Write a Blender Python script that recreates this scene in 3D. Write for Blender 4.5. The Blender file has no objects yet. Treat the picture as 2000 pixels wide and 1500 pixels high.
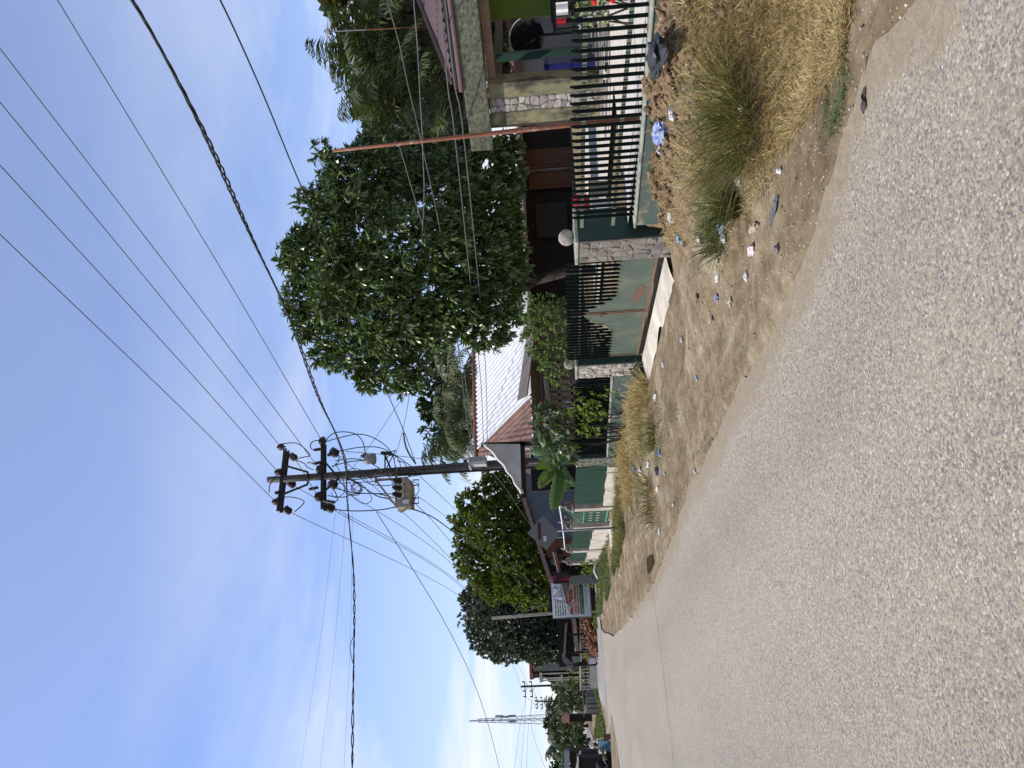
import bpy, math, random
import numpy as np
from mathutils import Vector, Matrix, noise as mnoise
random.seed(7); RNG=np.random.default_rng(11)
scene=bpy.context.scene; COL=scene.collection
# ---------------------------------------------------------------- camera model
# world: +X across the street (away from the road, to the right), +Y along the street, z up, road surface z=0
F=1500.0; CAMH=1.65
PITCH=math.atan(89/1500); ROLL=.06; YAW=math.radians(20.1)
fh=np.array([math.sin(YAW),math.cos(YAW),0]); r0=np.array([math.cos(YAW),-math.sin(YAW),0]); zz=np.array([0,0,1.])
FW=fh*math.cos(PITCH)+zz*math.sin(PITCH); U0=-fh*math.sin(PITCH)+zz*math.cos(PITCH)
RT=math.cos(ROLL)*r0-math.sin(ROLL)*U0; UP=math.sin(ROLL)*r0+math.cos(ROLL)*U0
CAM=np.array([0,0,CAMH])
def ray(px,py): return FW+RT*((1500-py)-750)/F+UP*(1000-px)/F
def G(px,py,h=0.0):
    d=ray(px,py); return CAM+d*((h-CAMH)/d[2])
def W(px,py,n):
    d=ray(px,py); return CAM+d*(n/d[0])
def S(px,py,s):
    d=ray(px,py); return CAM+d*(s/d[1])
def D(px,py,dd): return CAM+ray(px,py)*dd
# ---------------------------------------------------------------- things
def thing(name,label,cat,loc=(0,0,0),group=None):
    o=bpy.data.objects.new(name,None); COL.objects.link(o); o.location=tuple(loc); o.empty_display_size=.2
    o['label']=label; o['category']=cat
    if group: o['group']=group
    return o
def tag(o,label,cat,group=None):
    o['label']=label; o['category']=cat
    if group: o['group']=group
    return o
def kind(o,k,label=None):
    o['kind']=k
    if label: o['label']=label
    return o
def rootloc(p):
    v=np.zeros(3)
    while p is not None:
        v=v+np.array(p.location); p=p.parent
    return v
def link(name,me,parent=None):
    o=bpy.data.objects.new(name,me); COL.objects.link(o)
    if parent: o.parent=parent
    return o
def dup(root,off,label=None,group=None):
    def cp(o,par):
        c=o.copy(); COL.objects.link(c); c.parent=par
        for ch in o.children: cp(ch,c)
        return c
    r=cp(root,None); r.location=(root.location.x+off[0],root.location.y+off[1],root.location.z+off[2])
    if label: r['label']=label
    if group: r['group']=group
    return r
class MB:
    def __init__(s): s.v=[]; s.f=[]; s.m=[]; s.mi=0
    def add(s,vs,fs):
        b=len(s.v); s.v+= [tuple(map(float,x)) for x in vs]; s.f+=[tuple(b+i for i in f) for f in fs]; s.m+=[s.mi]*len(fs); return s
    def box(s,lo,hi):
        x0,y0,z0=lo;x1,y1,z1=hi
        return s.add([(x0,y0,z0),(x1,y0,z0),(x1,y1,z0),(x0,y1,z0),(x0,y0,z1),(x1,y0,z1),(x1,y1,z1),(x0,y1,z1)],
          [(0,3,2,1),(4,5,6,7),(0,1,5,4),(1,2,6,5),(2,3,7,6),(3,0,4,7)])
    def fbox(s,o,a,b,c):   # box from corner o with edge vectors a,b,c
        o,a,b,c=[np.array(q,float) for q in (o,a,b,c)]
        return s.add([o,o+a,o+a+b,o+b,o+c,o+a+c,o+a+b+c,o+b+c],[(0,3,2,1),(4,5,6,7),(0,1,5,4),(1,2,6,5),(2,3,7,6),(3,0,4,7)])
    def beam(s,p,q,w,h,up=(0,0,1)):
        p=np.array(p,float);q=np.array(q,float);d=q-p;d/=np.linalg.norm(d);u=np.array(up,float)
        sd=np.cross(d,u); 
        if np.linalg.norm(sd)<1e-4: sd=np.cross(d,(1,0,0))
        sd/=np.linalg.norm(sd);u=np.cross(sd,d)
        return s.fbox(p-sd*w/2-u*h/2,sd*w,q-p,u*h)
    def tube(s,pts,r,n=8,cap=True):
        pts=[np.array(p,float) for p in pts]; m=len(pts); rs=r if isinstance(r,(list,tuple,np.ndarray)) else [r]*m
        t0=pts[1]-pts[0]; a=np.array((0,0,1.)) if abs(t0[2])<.9*np.linalg.norm(t0) else np.array((1.,0,0))
        vs=[];fs=[]
        for i in range(m):
            t=pts[min(i+1,m-1)]-pts[max(i-1,0)]; t=t/(np.linalg.norm(t)+1e-9)
            sd=np.cross(t,a); sd/=(np.linalg.norm(sd)+1e-9); a=np.cross(sd,t)
            for k in range(n):
                an=2*math.pi*k/n; vs.append(pts[i]+(sd*math.cos(an)+a*math.sin(an))*rs[i])
        for i in range(m-1):
            for k in range(n):
                k2=(k+1)%n; fs.append((i*n+k,i*n+k2,(i+1)*n+k2,(i+1)*n+k))
        if cap: fs.append(tuple(range(n-1,-1,-1))); fs.append(tuple((m-1)*n+k for k in range(n)))
        return s.add(vs,fs)
    def lathe(s,o,prof,n=14,ax=(0,0,1)):
        o=np.array(o,float);ax=np.array(ax,float);ax/=np.linalg.norm(ax)
        a=np.array((1.,0,0)) if abs(ax[0])<.9 else np.array((0,1.,0)); u=np.cross(ax,a);u/=np.linalg.norm(u);w=np.cross(ax,u)
        vs=[];fs=[];m=len(prof)
        for r,h in prof:
            for k in range(n):
                an=2*math.pi*k/n; vs.append(o+ax*h+(u*math.cos(an)+w*math.sin(an))*r)
        for i in range(m-1):
            for k in range(n):
                k2=(k+1)%n; fs.append((i*n+k,i*n+k2,(i+1)*n+k2,(i+1)*n+k))
        fs.append(tuple(range(n-1,-1,-1))); fs.append(tuple((m-1)*n+k for k in range(n)))
        return s.add(vs,fs)
    def sph(s,c,r,n=12,m=8,sc=(1,1,1),jit=0):
        c=np.array(c,float);vs=[];fs=[]
        for i in range(m+1):
            th=math.pi*i/m
            for k in range(n):
                an=2*math.pi*k/n; d=np.array((math.sin(th)*math.cos(an),math.sin(th)*math.sin(an),math.cos(th)))
                q=1+ (mnoise.noise(Vector(d*2.1)+Vector(c*3))*jit if jit else 0)
                vs.append(c+d*r*q*np.array(sc))
        for i in range(m):
            for k in range(n):
                k2=(k+1)%n; fs.append((i*n+k,(i+1)*n+k,(i+1)*n+k2,i*n+k2))
        return s.add(vs,fs)
    def prism(s,poly,ext):   # planar polygon (3D pts) extruded by vector ext
        n=len(poly); e=np.array(ext,float); P=[np.array(p,float) for p in poly]
        return s.add(P+[p+e for p in P],[tuple(range(n-1,-1,-1)),tuple(range(n,2*n))]+[(i,(i+1)%n,n+(i+1)%n,n+i) for i in range(n)])
    def sheet(s,fn,nu,nv):
        vs=[fn(i/nu,j/nv) for i in range(nu+1) for j in range(nv+1)]
        return s.add(vs,[(i*(nv+1)+j,(i+1)*(nv+1)+j,(i+1)*(nv+1)+j+1,i*(nv+1)+j+1) for i in range(nu) for j in range(nv)])
    def build(s,name,mat,parent=None,smooth=False,bevel=0,origin=None):
        off=rootloc(parent) if parent else np.array(origin if origin is not None else (0,0,0),float)
        me=bpy.data.meshes.new(name); me.from_pydata([tuple(np.array(v)-off) for v in s.v],[],s.f)
        mats=mat if isinstance(mat,(list,tuple)) else [mat]
        for q in mats: me.materials.append(q)
        if len(mats)>1: me.polygons.foreach_set('material_index',s.m)
        if smooth: me.polygons.foreach_set('use_smooth',[True]*len(s.f))
        me.update(); me.validate()
        o=link(name,me,parent)
        if origin is not None and not parent: o.location=tuple(origin)
        if bevel:
            b=o.modifiers.new('bev','BEVEL'); b.width=bevel; b.segments=2; b.limit_method='ANGLE'
        return o
def npmesh(name,V,Fq,mat,parent=None,nv=4,smooth=False,origin=None):
    """V (N,3), Fq (M,k) faces of constant size k"""
    off=rootloc(parent) if parent else np.array(origin if origin is not None else (0,0,0),float)
    V=(V-off).astype(np.float32); k=Fq.shape[1]; M=len(Fq)
    me=bpy.data.meshes.new(name); me.vertices.add(len(V)); me.vertices.foreach_set('co',V.ravel())
    me.loops.add(M*k); me.loops.foreach_set('vertex_index',Fq.astype(np.int32).ravel())
    me.polygons.add(M); me.polygons.foreach_set('loop_start',np.arange(0,M*k,k,dtype=np.int32)); me.polygons.foreach_set('loop_total',np.full(M,k,dtype=np.int32))
    if smooth: me.polygons.foreach_set('use_smooth',np.ones(M,bool))
    me.materials.append(mat); me.update(calc_edges=True)
    o=link(name,me,parent)
    if origin is not None and not parent: o.location=tuple(origin)
    return o
# ---------------------------------------------------------------- materials
def newmat(name):
    m=bpy.data.materials.new(name); m.use_nodes=True; nt=m.node_tree; nt.nodes.clear()
    out=nt.nodes.new('ShaderNodeOutputMaterial'); b=nt.nodes.new('ShaderNodeBsdfPrincipled'); nt.links.new(b.outputs[0],out.inputs[0])
    return m,nt,b,out
def ramp(nt,src,stops,interp='LINEAR'):
    r=nt.nodes.new('ShaderNodeValToRGB'); r.color_ramp.interpolation=interp; e=r.color_ramp.elements
    while len(e)<len(stops): e.new(.5)
    for q,(p,c) in zip(e,stops): q.position=p; q.color=(c[0],c[1],c[2],1) if not isinstance(c,(int,float)) else (c,c,c,1)
    nt.links.new(src,r.inputs[0]); return r.outputs[0]
def coords(nt,scale=(1,1,1)):
    t=nt.nodes.new('ShaderNodeNewGeometry'); mp=nt.nodes.new('ShaderNodeMapping'); mp.inputs['Scale'].default_value=scale
    nt.links.new(t.outputs['Position'],mp.inputs[0]); return mp.outputs[0]
def noise(nt,co,sc,det=5,rough=.6,dist=0):
    n=nt.nodes.new('ShaderNodeTexNoise'); n.inputs['Scale'].default_value=sc; n.inputs['Detail'].default_value=det; n.inputs['Roughness'].default_value=rough; n.inputs['Distortion'].default_value=dist
    nt.links.new(co,n.inputs['Vector']); return n.outputs['Fac']
def mix(nt,f,a,b,typ='MIX'):
    m=nt.nodes.new('ShaderNodeMix'); m.data_type='RGBA'; m.blend_type=typ
    for i,v in ((0,f),(6,a),(7,b)):
        if hasattr(v,'is_linked'): nt.links.new(v,m.inputs[i])
        elif i==0: m.inputs[0].default_value=v
        else: m.inputs[i].default_value=(v[0],v[1],v[2],1)
    return m.outputs[2]
def bump(nt,b,h,st=.3,d=.01):
    n=nt.nodes.new('ShaderNodeBump'); n.inputs['Strength'].default_value=st; n.inputs['Distance'].default_value=d
    nt.links.new(h,n.inputs['Height']); nt.links.new(n.outputs[0],b.inputs['Normal'])
def mat(name,c1,c2=None,sc=3,rough=.8,c3=None,sc3=9,t3=(.55,.68),stretch=(1,1,1),bst=.25,bd=.01,metal=0,bsc=30,spec=.3):
    """weathered surface: two base tones, an optional third tone in patches with their own shape"""
    m,nt,b,_=newmat(name); co=coords(nt,stretch); c2=c2 or tuple(x*.75 for x in c1)
    n1=noise(nt,co,sc); col=ramp(nt,n1,[(.35,c1),(.65,c2)])
    fine=noise(nt,co,bsc,4)
    col=mix(nt,.35,col,ramp(nt,fine,[(.3,.55),(.7,1.0)]),'MULTIPLY')
    if c3:
        f=ramp(nt,noise(nt,co,sc3,6,.65),[(t3[0],0),(t3[1],1)]); col=mix(nt,f,col,c3)
    nt.links.new(col,b.inputs['Base Color']); b.inputs['Roughness'].default_value=rough; b.inputs['Metallic'].default_value=metal
    b.inputs['Specular IOR Level'].default_value=spec
    if bst: bump(nt,b,fine,bst,bd)
    return m
def leafmat(name,cols,trans=.25,rough=.45,spec=.35):
    m,nt,b,out=newmat(name); g=nt.nodes.new('ShaderNodeNewGeometry'); k=len(cols)
    col=ramp(nt,g.outputs['Random Per Island'],[(i/(max(1,k-1)),c) for i,c in enumerate(cols)])
    nt.links.new(col,b.inputs['Base Color']); b.inputs['Roughness'].default_value=rough; b.inputs['Specular IOR Level'].default_value=spec
    if trans:
        t=nt.nodes.new('ShaderNodeBsdfTranslucent'); nt.links.new(mix(nt,1,col,(1.3,1.35,.6),'MULTIPLY'),t.inputs[0])
        ms=nt.nodes.new('ShaderNodeMixShader'); ms.inputs[0].default_value=trans
        nt.links.new(b.outputs[0],ms.inputs[1]); nt.links.new(t.outputs[0],ms.inputs[2]); nt.links.new(ms.outputs[0],out.inputs[0])
    return m
def flat(name,c,rough=.6,metal=0): return mat(name,c,tuple(x*.85 for x in c),4,rough,bst=.08,metal=metal)
M={}
M['concrete']=mat('concrete',(.34,.30,.25),(.22,.19,.16),2.5,.9,(.10,.10,.08),1.7,(.56,.75))
M['cream_wall']=mat('cream_wall',(.62,.56,.46),(.42,.37,.29),2,.9,(.20,.18,.14),3,(.6,.75))
M['pale_wall']=mat('pale_wall',(.30,.27,.235),(.22,.195,.165),2,.9)
M['yard_floor']=mat('yard_floor',(.62,.56,.48),(.50,.44,.37),1.5,.9,(.30,.25,.2),4,(.58,.7),(1,5,1))
M['green_wall']=mat('green_wall',(.052,.082,.068),(.085,.105,.082),3,.8,(.27,.215,.15),2.3,(.54,.68),stretch=(1,1,2.2))
M['green_sheet']=mat('green_sheet',(.070,.096,.072),(.105,.125,.09),2,.5,(.19,.17,.11),1.6,(.5,.75),bst=.05,stretch=(1,1,.7))
M['rust']=mat('rust',(.27,.105,.045),(.16,.06,.03),8,.9)
M['dark_green']=mat('dark_green',(.010,.036,.028),(.016,.046,.036),5,.6,(.10,.09,.06),6,(.68,.8))
M['picket']=mat('picket',(.005,.009,.007),(.007,.013,.010),9,.75,(.05,.03,.02),7,(.68,.76),bst=.1,spec=.12)
M['rail']=mat('rail',(.10,.145,.085),(.15,.165,.12),7,.7,(.2,.13,.08),8,(.62,.72),bst=.1)
M['cap']=mat('cap',(.36,.35,.28),(.2,.24,.18),6,.9,(.1,.1,.07),6,(.58,.7))
M['ball']=mat('ball',(.44,.39,.33),(.24,.20,.16),7,.9,(.10,.085,.065),9,(.48,.62),bst=.5)
M['iron']=mat('iron',(.022,.02,.019),(.03,.026,.022),8,.7,(.09,.045,.025),6,(.66,.8),bst=.1)
M['pole']=mat('pole',(.085,.08,.072),(.06,.056,.05),4,.75,(.12,.1,.08),2,(.6,.75),bst=.1)
M['porcelain']=mat('porcelain',(.022,.015,.012),(.03,.02,.015),4,.5,bst=0,spec=.35)
M['shutter']=mat('shutter',(.05,.047,.044),(.035,.033,.031),3,.9,stretch=(5,5,1))
M['cable']=flat('cable',(.016,.015,.015),.6)
M['wire']=flat('wire',(.10,.10,.10),.5)
M['beige_metal']=mat('beige_metal',(.33,.28,.19),(.25,.21,.14),5,.6,(.12,.09,.06),4,(.62,.75))
M['grey_metal']=mat('grey_metal',(.28,.28,.28),(.22,.22,.22),5,.5,bst=.05)
M['white']=mat('white',(.72,.71,.68),(.6,.59,.56),5,.7,bst=.1)
M['tarp']=mat('tarp',(.66,.65,.62),(.5,.49,.46),1.2,.65,(.33,.31,.28),1.5,(.6,.8),bst=.1)
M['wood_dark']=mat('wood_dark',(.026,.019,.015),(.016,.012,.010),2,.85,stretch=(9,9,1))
M['wood_brown']=mat('wood_brown',(.15,.065,.035),(.095,.04,.022),2,.7,(.2,.16,.14),2.5,(.62,.75),stretch=(7,7,.8))
M['wood_tan']=mat('wood_tan',(.24,.175,.12),(.17,.12,.08),2,.85,stretch=(7,7,.8))
M['wood_grey']=mat('wood_grey',(.26,.23,.2),(.16,.14,.12),3,.9,stretch=(5,5,1))
M['lime']=mat('lime',(.10,.15,.02),(.082,.125,.018),2,.8,(.12,.16,.04),3,(.6,.75))
M['blue']=flat('blue',(.008,.014,.12),.5)
M['black']=flat('black',(.008,.008,.008),.8)
M['red']=flat('red',(.40,.02,.03),.6)
M['clay']=mat('clay',(.27,.115,.075),(.2,.08,.05),6,.85)
M['glass_dark']=flat('glass_dark',(.02,.022,.025),.15)
M['lilac']=mat('lilac',(.24,.155,.15),(.19,.12,.115),4,.6,(.12,.06,.05),5,(.62,.75))
M['blue_grey']=mat('blue_grey',(.11,.14,.18),(.085,.11,.145),2,.6,bst=.05)
M['panel_green']=mat('panel_green',(.010,.042,.022),(.014,.052,.026),2,.55,(.035,.04,.028),2,(.55,.75),bst=.05,stretch=(1,1,.5))
M['moss_beam']=mat('moss_beam',(.17,.17,.115),(.085,.09,.06),9,.95,(.035,.037,.027),14,(.46,.66),(1,1,1.6),.6,.02)
M['moss_yellow']=mat('moss_yellow',(.24,.215,.115),(.135,.13,.078),6,.95,(.045,.042,.03),3.0,(.46,.62),bst=.5,stretch=(1,1,.6))
M['red_tile']=mat('red_tile',(.40,.07,.07),(.33,.05,.055),3,.7)
M['grey_plaster']=mat('grey_plaster',(.19,.19,.17),(.15,.15,.135),2,.9)
M['bark']=mat('bark',(.055,.044,.034),(.03,.025,.02),5,.95,bst=.6,bd=.03,stretch=(3,3,1))
M['plastic_white']=mat('plastic_white',(.62,.61,.58),(.45,.44,.42),14,.5,(.27,.23,.18),9,(.58,.7),bst=.3)
M['plastic_black']=mat('plastic_black',(.035,.038,.042),(.06,.06,.062),9,.4,bst=.3)
M['plastic_blue']=mat('plastic_blue',(.10,.16,.40),(.36,.40,.52),14,.4,(.2,.18,.15),9,(.58,.7),bst=.3)
M['cyan']=mat('cyan',(.12,.36,.55),(.4,.5,.6),14,.5)
M['pinkish']=mat('pinkish',(.46,.38,.28),(.36,.29,.21),8,.8)
M['soil']=mat('soil',(.265,.18,.10),(.17,.112,.06),6,1,bst=.6,bd=.02,bsc=45,spec=.05)
M['dark_soil']=mat('dark_soil',(.05,.045,.04),(.09,.08,.065),12,1,bst=.5)
M['straw']=leafmat('straw',[(.36,.26,.11),(.50,.38,.18),(.30,.21,.095),(.58,.46,.25),(.40,.30,.14),(.24,.20,.08)],.15,.8,.1)
M['straw_green']=leafmat('straw_green',[(.20,.16,.06),(.10,.11,.035),(.30,.24,.10),(.075,.095,.03),(.16,.15,.05)],.2,.7,.15)
M['blade_green']=leafmat('blade_green',[(.055,.085,.022),(.09,.11,.03),(.045,.07,.02),(.15,.14,.05),(.07,.1,.03)],.25,.55,.25)
M['turf']=leafmat('turf',[(.085,.125,.04),(.065,.105,.032),(.12,.15,.05),(.15,.15,.065)],.25,.6,.2)
M['mango']=leafmat('mango',[(.06,.105,.026),(.085,.14,.034),(.045,.08,.02),(.125,.17,.045),(.07,.115,.03),(.18,.21,.07)],.08,.31,.55)
M['bright']=leafmat('bright',[(.10,.135,.022),(.07,.105,.016),(.14,.175,.028),(.085,.12,.02)],.3,.5,.25)
M['darktree']=leafmat('darktree',[(.075,.095,.058),(.055,.072,.044),(.10,.12,.075),(.085,.105,.065)],.12,.55,.3)
M['far_leaf']=leafmat('far_leaf',[(.05,.075,.03),(.035,.055,.022),(.07,.095,.036),(.06,.08,.036)],.15,.6,.2)
M['olive']=leafmat('olive',[(.10,.115,.045),(.075,.09,.035),(.13,.14,.06)],.15,.6,.2)
M['palm']=leafmat('palm',[(.05,.075,.025),(.07,.10,.03),(.10,.12,.045),(.04,.062,.02),(.12,.13,.055)],.2,.42,.4)
M['bush']=leafmat('bush',[(.10,.155,.045),(.07,.115,.032),(.15,.20,.07),(.12,.165,.055)],.3,.5,.3)
M['vine']=leafmat('vine',[(.14,.21,.03),(.09,.15,.025),(.19,.25,.05)],.4,.5,.25)
M['banana']=leafmat('banana',[(.06,.12,.03),(.085,.145,.04),(.12,.18,.065)],.3,.4,.4)
M['palelead']=leafmat('palelead',[(.14,.18,.10),(.06,.10,.03),(.10,.14,.06),(.19,.23,.14)],.2,.35,.5)
M['flower_and_light_white']=flat('flower_and_light_white',(.8,.78,.72)); M['flower_red']=flat('flower_red',(.6,.02,.01))
M['gold']=flat('gold',(.55,.38,.05)); M['orange']=flat('orange',(.6,.12,.03)); M['sky_blue']=flat('sky_blue',(.16,.38,.46)); M['yellow']=flat('yellow',(.6,.5,.12))
M['skin']=flat('skin',(.28,.16,.1)); M['hair']=flat('hair',(.015,.012,.01)); M['brown_box']=flat('brown_box',(.14,.065,.04))
def corrugated(name,c1,c2,c3,t3=(.55,.7),sc3=1.6,axis=0,per=.09,rough=.5,st=(1,1,1)):
    m=mat(name,c1,c2,1.5,rough,c3,sc3,t3,stretch=st,bst=0,bsc=14); return m
M['roof_white']=corrugated('roof_white',(.60,.60,.59),(.52,.52,.51),(.42,.39,.35),(.62,.85),.7,st=(1,.4,1))
M['roof_rust']=corrugated('roof_rust',(.155,.075,.045),(.21,.105,.065),(.08,.042,.03),(.55,.7),1.2)
M['roof_purple']=corrugated('roof_purple',(.115,.075,.075),(.14,.09,.088),(.10,.06,.06),(.6,.75),1.2)
def asphalt():
    m,nt,b,_=newmat('asphalt'); co=coords(nt)
    def vor(sc,rnd=1):
        v=nt.nodes.new('ShaderNodeTexVoronoi'); v.inputs['Scale'].default_value=sc; v.inputs['Detail'].default_value=0; v.inputs['Randomness'].default_value=rnd; nt.links.new(co,v.inputs['Vector']); 
        s=nt.nodes.new('ShaderNodeSeparateColor'); nt.links.new(v.outputs['Color'],s.inputs[0]); return v.outputs['Distance'],s.outputs[0],s.outputs[1]
    d1,a1,b1=vor(85); d2,a2,b2=vor(46)
    fine=noise(nt,co,180,3,.7)
    col=ramp(nt,a1,[(0,(.11,.107,.102)),(.2,(.205,.182,.148)),(.45,(.32,.272,.20)),(.75,(.38,.322,.238)),(1,(.55,.48,.365))])
    dust=ramp(nt,noise(nt,co,2.2,6,.6),[(.3,.15),(.7,.5)])
    col=mix(nt,dust,col,(.365,.308,.225))
    st=ramp(nt,a2,[(0,0),(.77,0),(.79,1)],'CONSTANT'); near=ramp(nt,d2,[(0,1),(.36,1),(.44,0)])
    mk=mix(nt,1,st,near,'MULTIPLY')
    sc=ramp(nt,b2,[(0,(.14,.15,.16)),(.45,(.22,.21,.20)),(.62,(.5,.43,.34)),(1,(.60,.55,.47))])
    col=mix(nt,mk,col,sc)
    col=mix(nt,.3,col,ramp(nt,fine,[(.3,.5),(.7,1)]),'MULTIPLY')
    big=noise(nt,coords(nt,(.8,.12,1)),1.3,4,.5)
    col=mix(nt,.5,col,ramp(nt,big,[(.3,(.80,.81,.83)),(.7,(1,1,1))]),'MULTIPLY')
    def attr(nm):
        t=nt.nodes.new('ShaderNodeAttribute'); t.attribute_name=nm; return t.outputs['Fac']
    pat=ramp(nt,noise(nt,coords(nt,(1,.45,1)),.35,4,.55,.6),[(.40,(.90,.90,.90)),(.58,(1,1,1))]); col=mix(nt,.7,col,pat,'MULTIPLY')
    col=mix(nt,.9,col,ramp(nt,attr('off'),[(.05,(1,1,1)),(.11,(.90,.90,.91)),(.17,(1,1,1)),(.28,(.97,.97,.97)),(.35,(.89,.89,.90)),(.42,(1,1,1)),(.6,(1,1,1)),(.72,(.91,.91,.92)),(.82,(1,1,1))]),'MULTIPLY')
    spill=noise(nt,coords(nt,(1,.5,1)),5,5,.65); a_=nt.nodes.new('ShaderNodeMath'); a_.operation='MULTIPLY_ADD'; nt.links.new(attr('dust'),a_.inputs[0]); a_.inputs[1].default_value=.70; nt.links.new(spill,a_.inputs[2])
    dm=ramp(nt,a_.outputs[0],[(.72,0),(1.06,.9)]); dirtc=ramp(nt,noise(nt,co,14,4,.7),[(.3,(.195,.147,.09)),(.7,(.315,.25,.16))])
    dm=mix(nt,1,dm,ramp(nt,a1,[(0,.45),(.45,.7),(.6,1)]),'MULTIPLY'); col=mix(nt,dm,col,dirtc)
    nt.links.new(col,b.inputs['Base Color']); b.inputs['Roughness'].default_value=.85; b.inputs['Specular IOR Level'].default_value=.25
    h=mix(nt,.5,ramp(nt,d1,[(0,1),(.5,0)]),mk); h=mix(nt,.35,h,fine); bump(nt,b,h,.55,.006)
    return m
M['asphalt']=asphalt()
M['asphalt_far']=mat('asphalt_far',(.29,.265,.235),(.24,.22,.2),1.2,.9,(.33,.3,.26),.5,(.5,.7),stretch=(.5,.1,1),bst=.1)
def dirt():
    m,nt,b,_=newmat('dirt'); co=coords(nt)
    n1=noise(nt,co,.9,6,.62,.4); n2=noise(nt,co,7,6,.65); n3=noise(nt,co,60,4,.7); trk=noise(nt,coords(nt,(4,.35,1)),1.4,5,.6,.3)
    col=ramp(nt,n1,[(.3,(.185,.138,.082)),(.5,(.265,.205,.125)),(.7,(.43,.36,.245))])
    col=mix(nt,.5,col,ramp(nt,trk,[(.35,(.55,.5,.45)),(.6,(1.05,1.05,1.05))]),'MULTIPLY')
    col=mix(nt,.75,col,ramp(nt,n2,[(.32,(.50,.47,.44)),(.6,(1,1,1))]),'MULTIPLY')
    gp=nt.nodes.new('ShaderNodeSeparateXYZ'); nt.links.new(nt.nodes.new('ShaderNodeNewGeometry').outputs['Position'],gp.inputs[0])
    def mr(o,a,b_):
        q=nt.nodes.new('ShaderNodeMapRange'); q.inputs[1].default_value=a; q.inputs[2].default_value=b_; nt.links.new(o,q.inputs[0]); return q.outputs[0]
    dug=mix(nt,1,ramp(nt,mr(gp.outputs[0],3.7,4.5),[(0,0),(1,1)]),ramp(nt,mr(gp.outputs[1],8.6,7.4),[(0,0),(1,1)]),'MULTIPLY')
    col=mix(nt,dug,col,ramp(nt,n2,[(.3,(.11,.07,.038)),(.5,(.20,.133,.075)),(.7,(.27,.19,.115))]))
    v=nt.nodes.new('ShaderNodeTexVoronoi'); v.inputs['Scale'].default_value=55; nt.links.new(co,v.inputs['Vector'])
    s=nt.nodes.new('ShaderNodeSeparateColor'); nt.links.new(v.outputs['Color'],s.inputs[0])
    st=ramp(nt,s.outputs[0],[(0,0),(.86,0),(.88,1)],'CONSTANT'); mk=mix(nt,1,st,ramp(nt,v.outputs['Distance'],[(0,1),(.3,1),(.4,0)]),'MULTIPLY')
    col=mix(nt,mk,col,ramp(nt,s.outputs[1],[(0,(.16,.15,.14)),(.5,(.42,.37,.3)),(1,(.62,.57,.5))]))
    col=mix(nt,.35,col,ramp(nt,n3,[(.3,.5),(.7,1)]),'MULTIPLY')
    nt.links.new(col,b.inputs['Base Color']); b.inputs['Roughness'].default_value=1; b.inputs['Specular IOR Level'].default_value=.05
    h=mix(nt,.5,n3,n2); bump(nt,b,h,.6,.025); return m
M['dirt']=dirt()
def stonewall(name,a,bc,joint,sc):
    m,nt,b,_=newmat(name); co=coords(nt); w=noise(nt,co,4,3)
    v=nt.nodes.new('ShaderNodeTexVoronoi'); v.feature='DISTANCE_TO_EDGE'; v.inputs['Scale'].default_value=sc; nt.links.new(co,v.inputs['Vector'])
    v2=nt.nodes.new('ShaderNodeTexVoronoi'); v2.inputs['Scale'].default_value=sc; nt.links.new(co,v2.inputs['Vector'])
    s=nt.nodes.new('ShaderNodeSeparateColor'); nt.links.new(v2.outputs['Color'],s.inputs[0])
    col=ramp(nt,s.outputs[0],[(0,a),(1,bc)]); col=mix(nt,.5,col,ramp(nt,noise(nt,co,25,5,.7),[(.3,.4),(.7,1)]),'MULTIPLY')
    e=ramp(nt,v.outputs['Distance'],[(0,0),(.05,0),(.10,1)]); col=mix(nt,e,joint,col)
    nt.links.new(col,b.inputs['Base Color']); b.inputs['Roughness'].default_value=.9; bump(nt,b,e,.8,.03); return m
M['stone_dark']=stonewall('stone_dark',(.15,.125,.1),(.27,.24,.2),(.12,.1,.08),6)
M['stone_light']=stonewall('stone_light',(.16,.125,.105),(.52,.48,.42),(.045,.04,.033),6.5)
def haze_free(): pass
# ---------------------------------------------------------------- terrain
ES=[-60,2.7,3.17,3.73,4.44,5.62,6.61,9.99,11.8,15.34,19.27,25.6,27.0,400]
EN=[2.75,2.7,2.78,2.62,2.44,2.31,2.29,2.09,1.86,1.46,1.25,1.03,1.02,1.0]
def edge(s): return np.interp(s,ES,EN)
def sst(a,b,x):
    t=np.clip((x-a)/(b-a),0,1); return t*t*(3-2*t)
def vnoise(x,y,seed=0):
    xi=np.floor(x).astype(np.int64);yi=np.floor(y).astype(np.int64);fx=x-xi;fy=y-yi
    def h(a,b):
        n=(a*374761393+b*668265263+seed*982451653)&0x7fffffff; n=((n^(n>>13))*1274126177)&0x7fffffff
        return ((n^(n>>16))&0xffff)/65535.
    fx=fx*fx*(3-2*fx);fy=fy*fy*(3-2*fy)
    return (h(xi,yi)*(1-fx)+h(xi+1,yi)*fx)*(1-fy)+(h(xi,yi+1)*(1-fx)+h(xi+1,yi+1)*fx)*fy
def fbm(x,y,sc,o=4,seed=0):
    r=0;a=.5
    for i in range(o): r=r+a*(vnoise(x*sc*2**i,y*sc*2**i,seed+i)-.5);a*=.5
    return r*2
MS=[-60,5,6,7,8,8.7,9.3,13.3,14.2,17,20,21.5,26,28,36,42,46]
MZ=[.58,.56,.48,.38,.26,.12,.0,.0,.10,.14,.10,.06,-.10,-.16,-.16,-.05,0]
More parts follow.
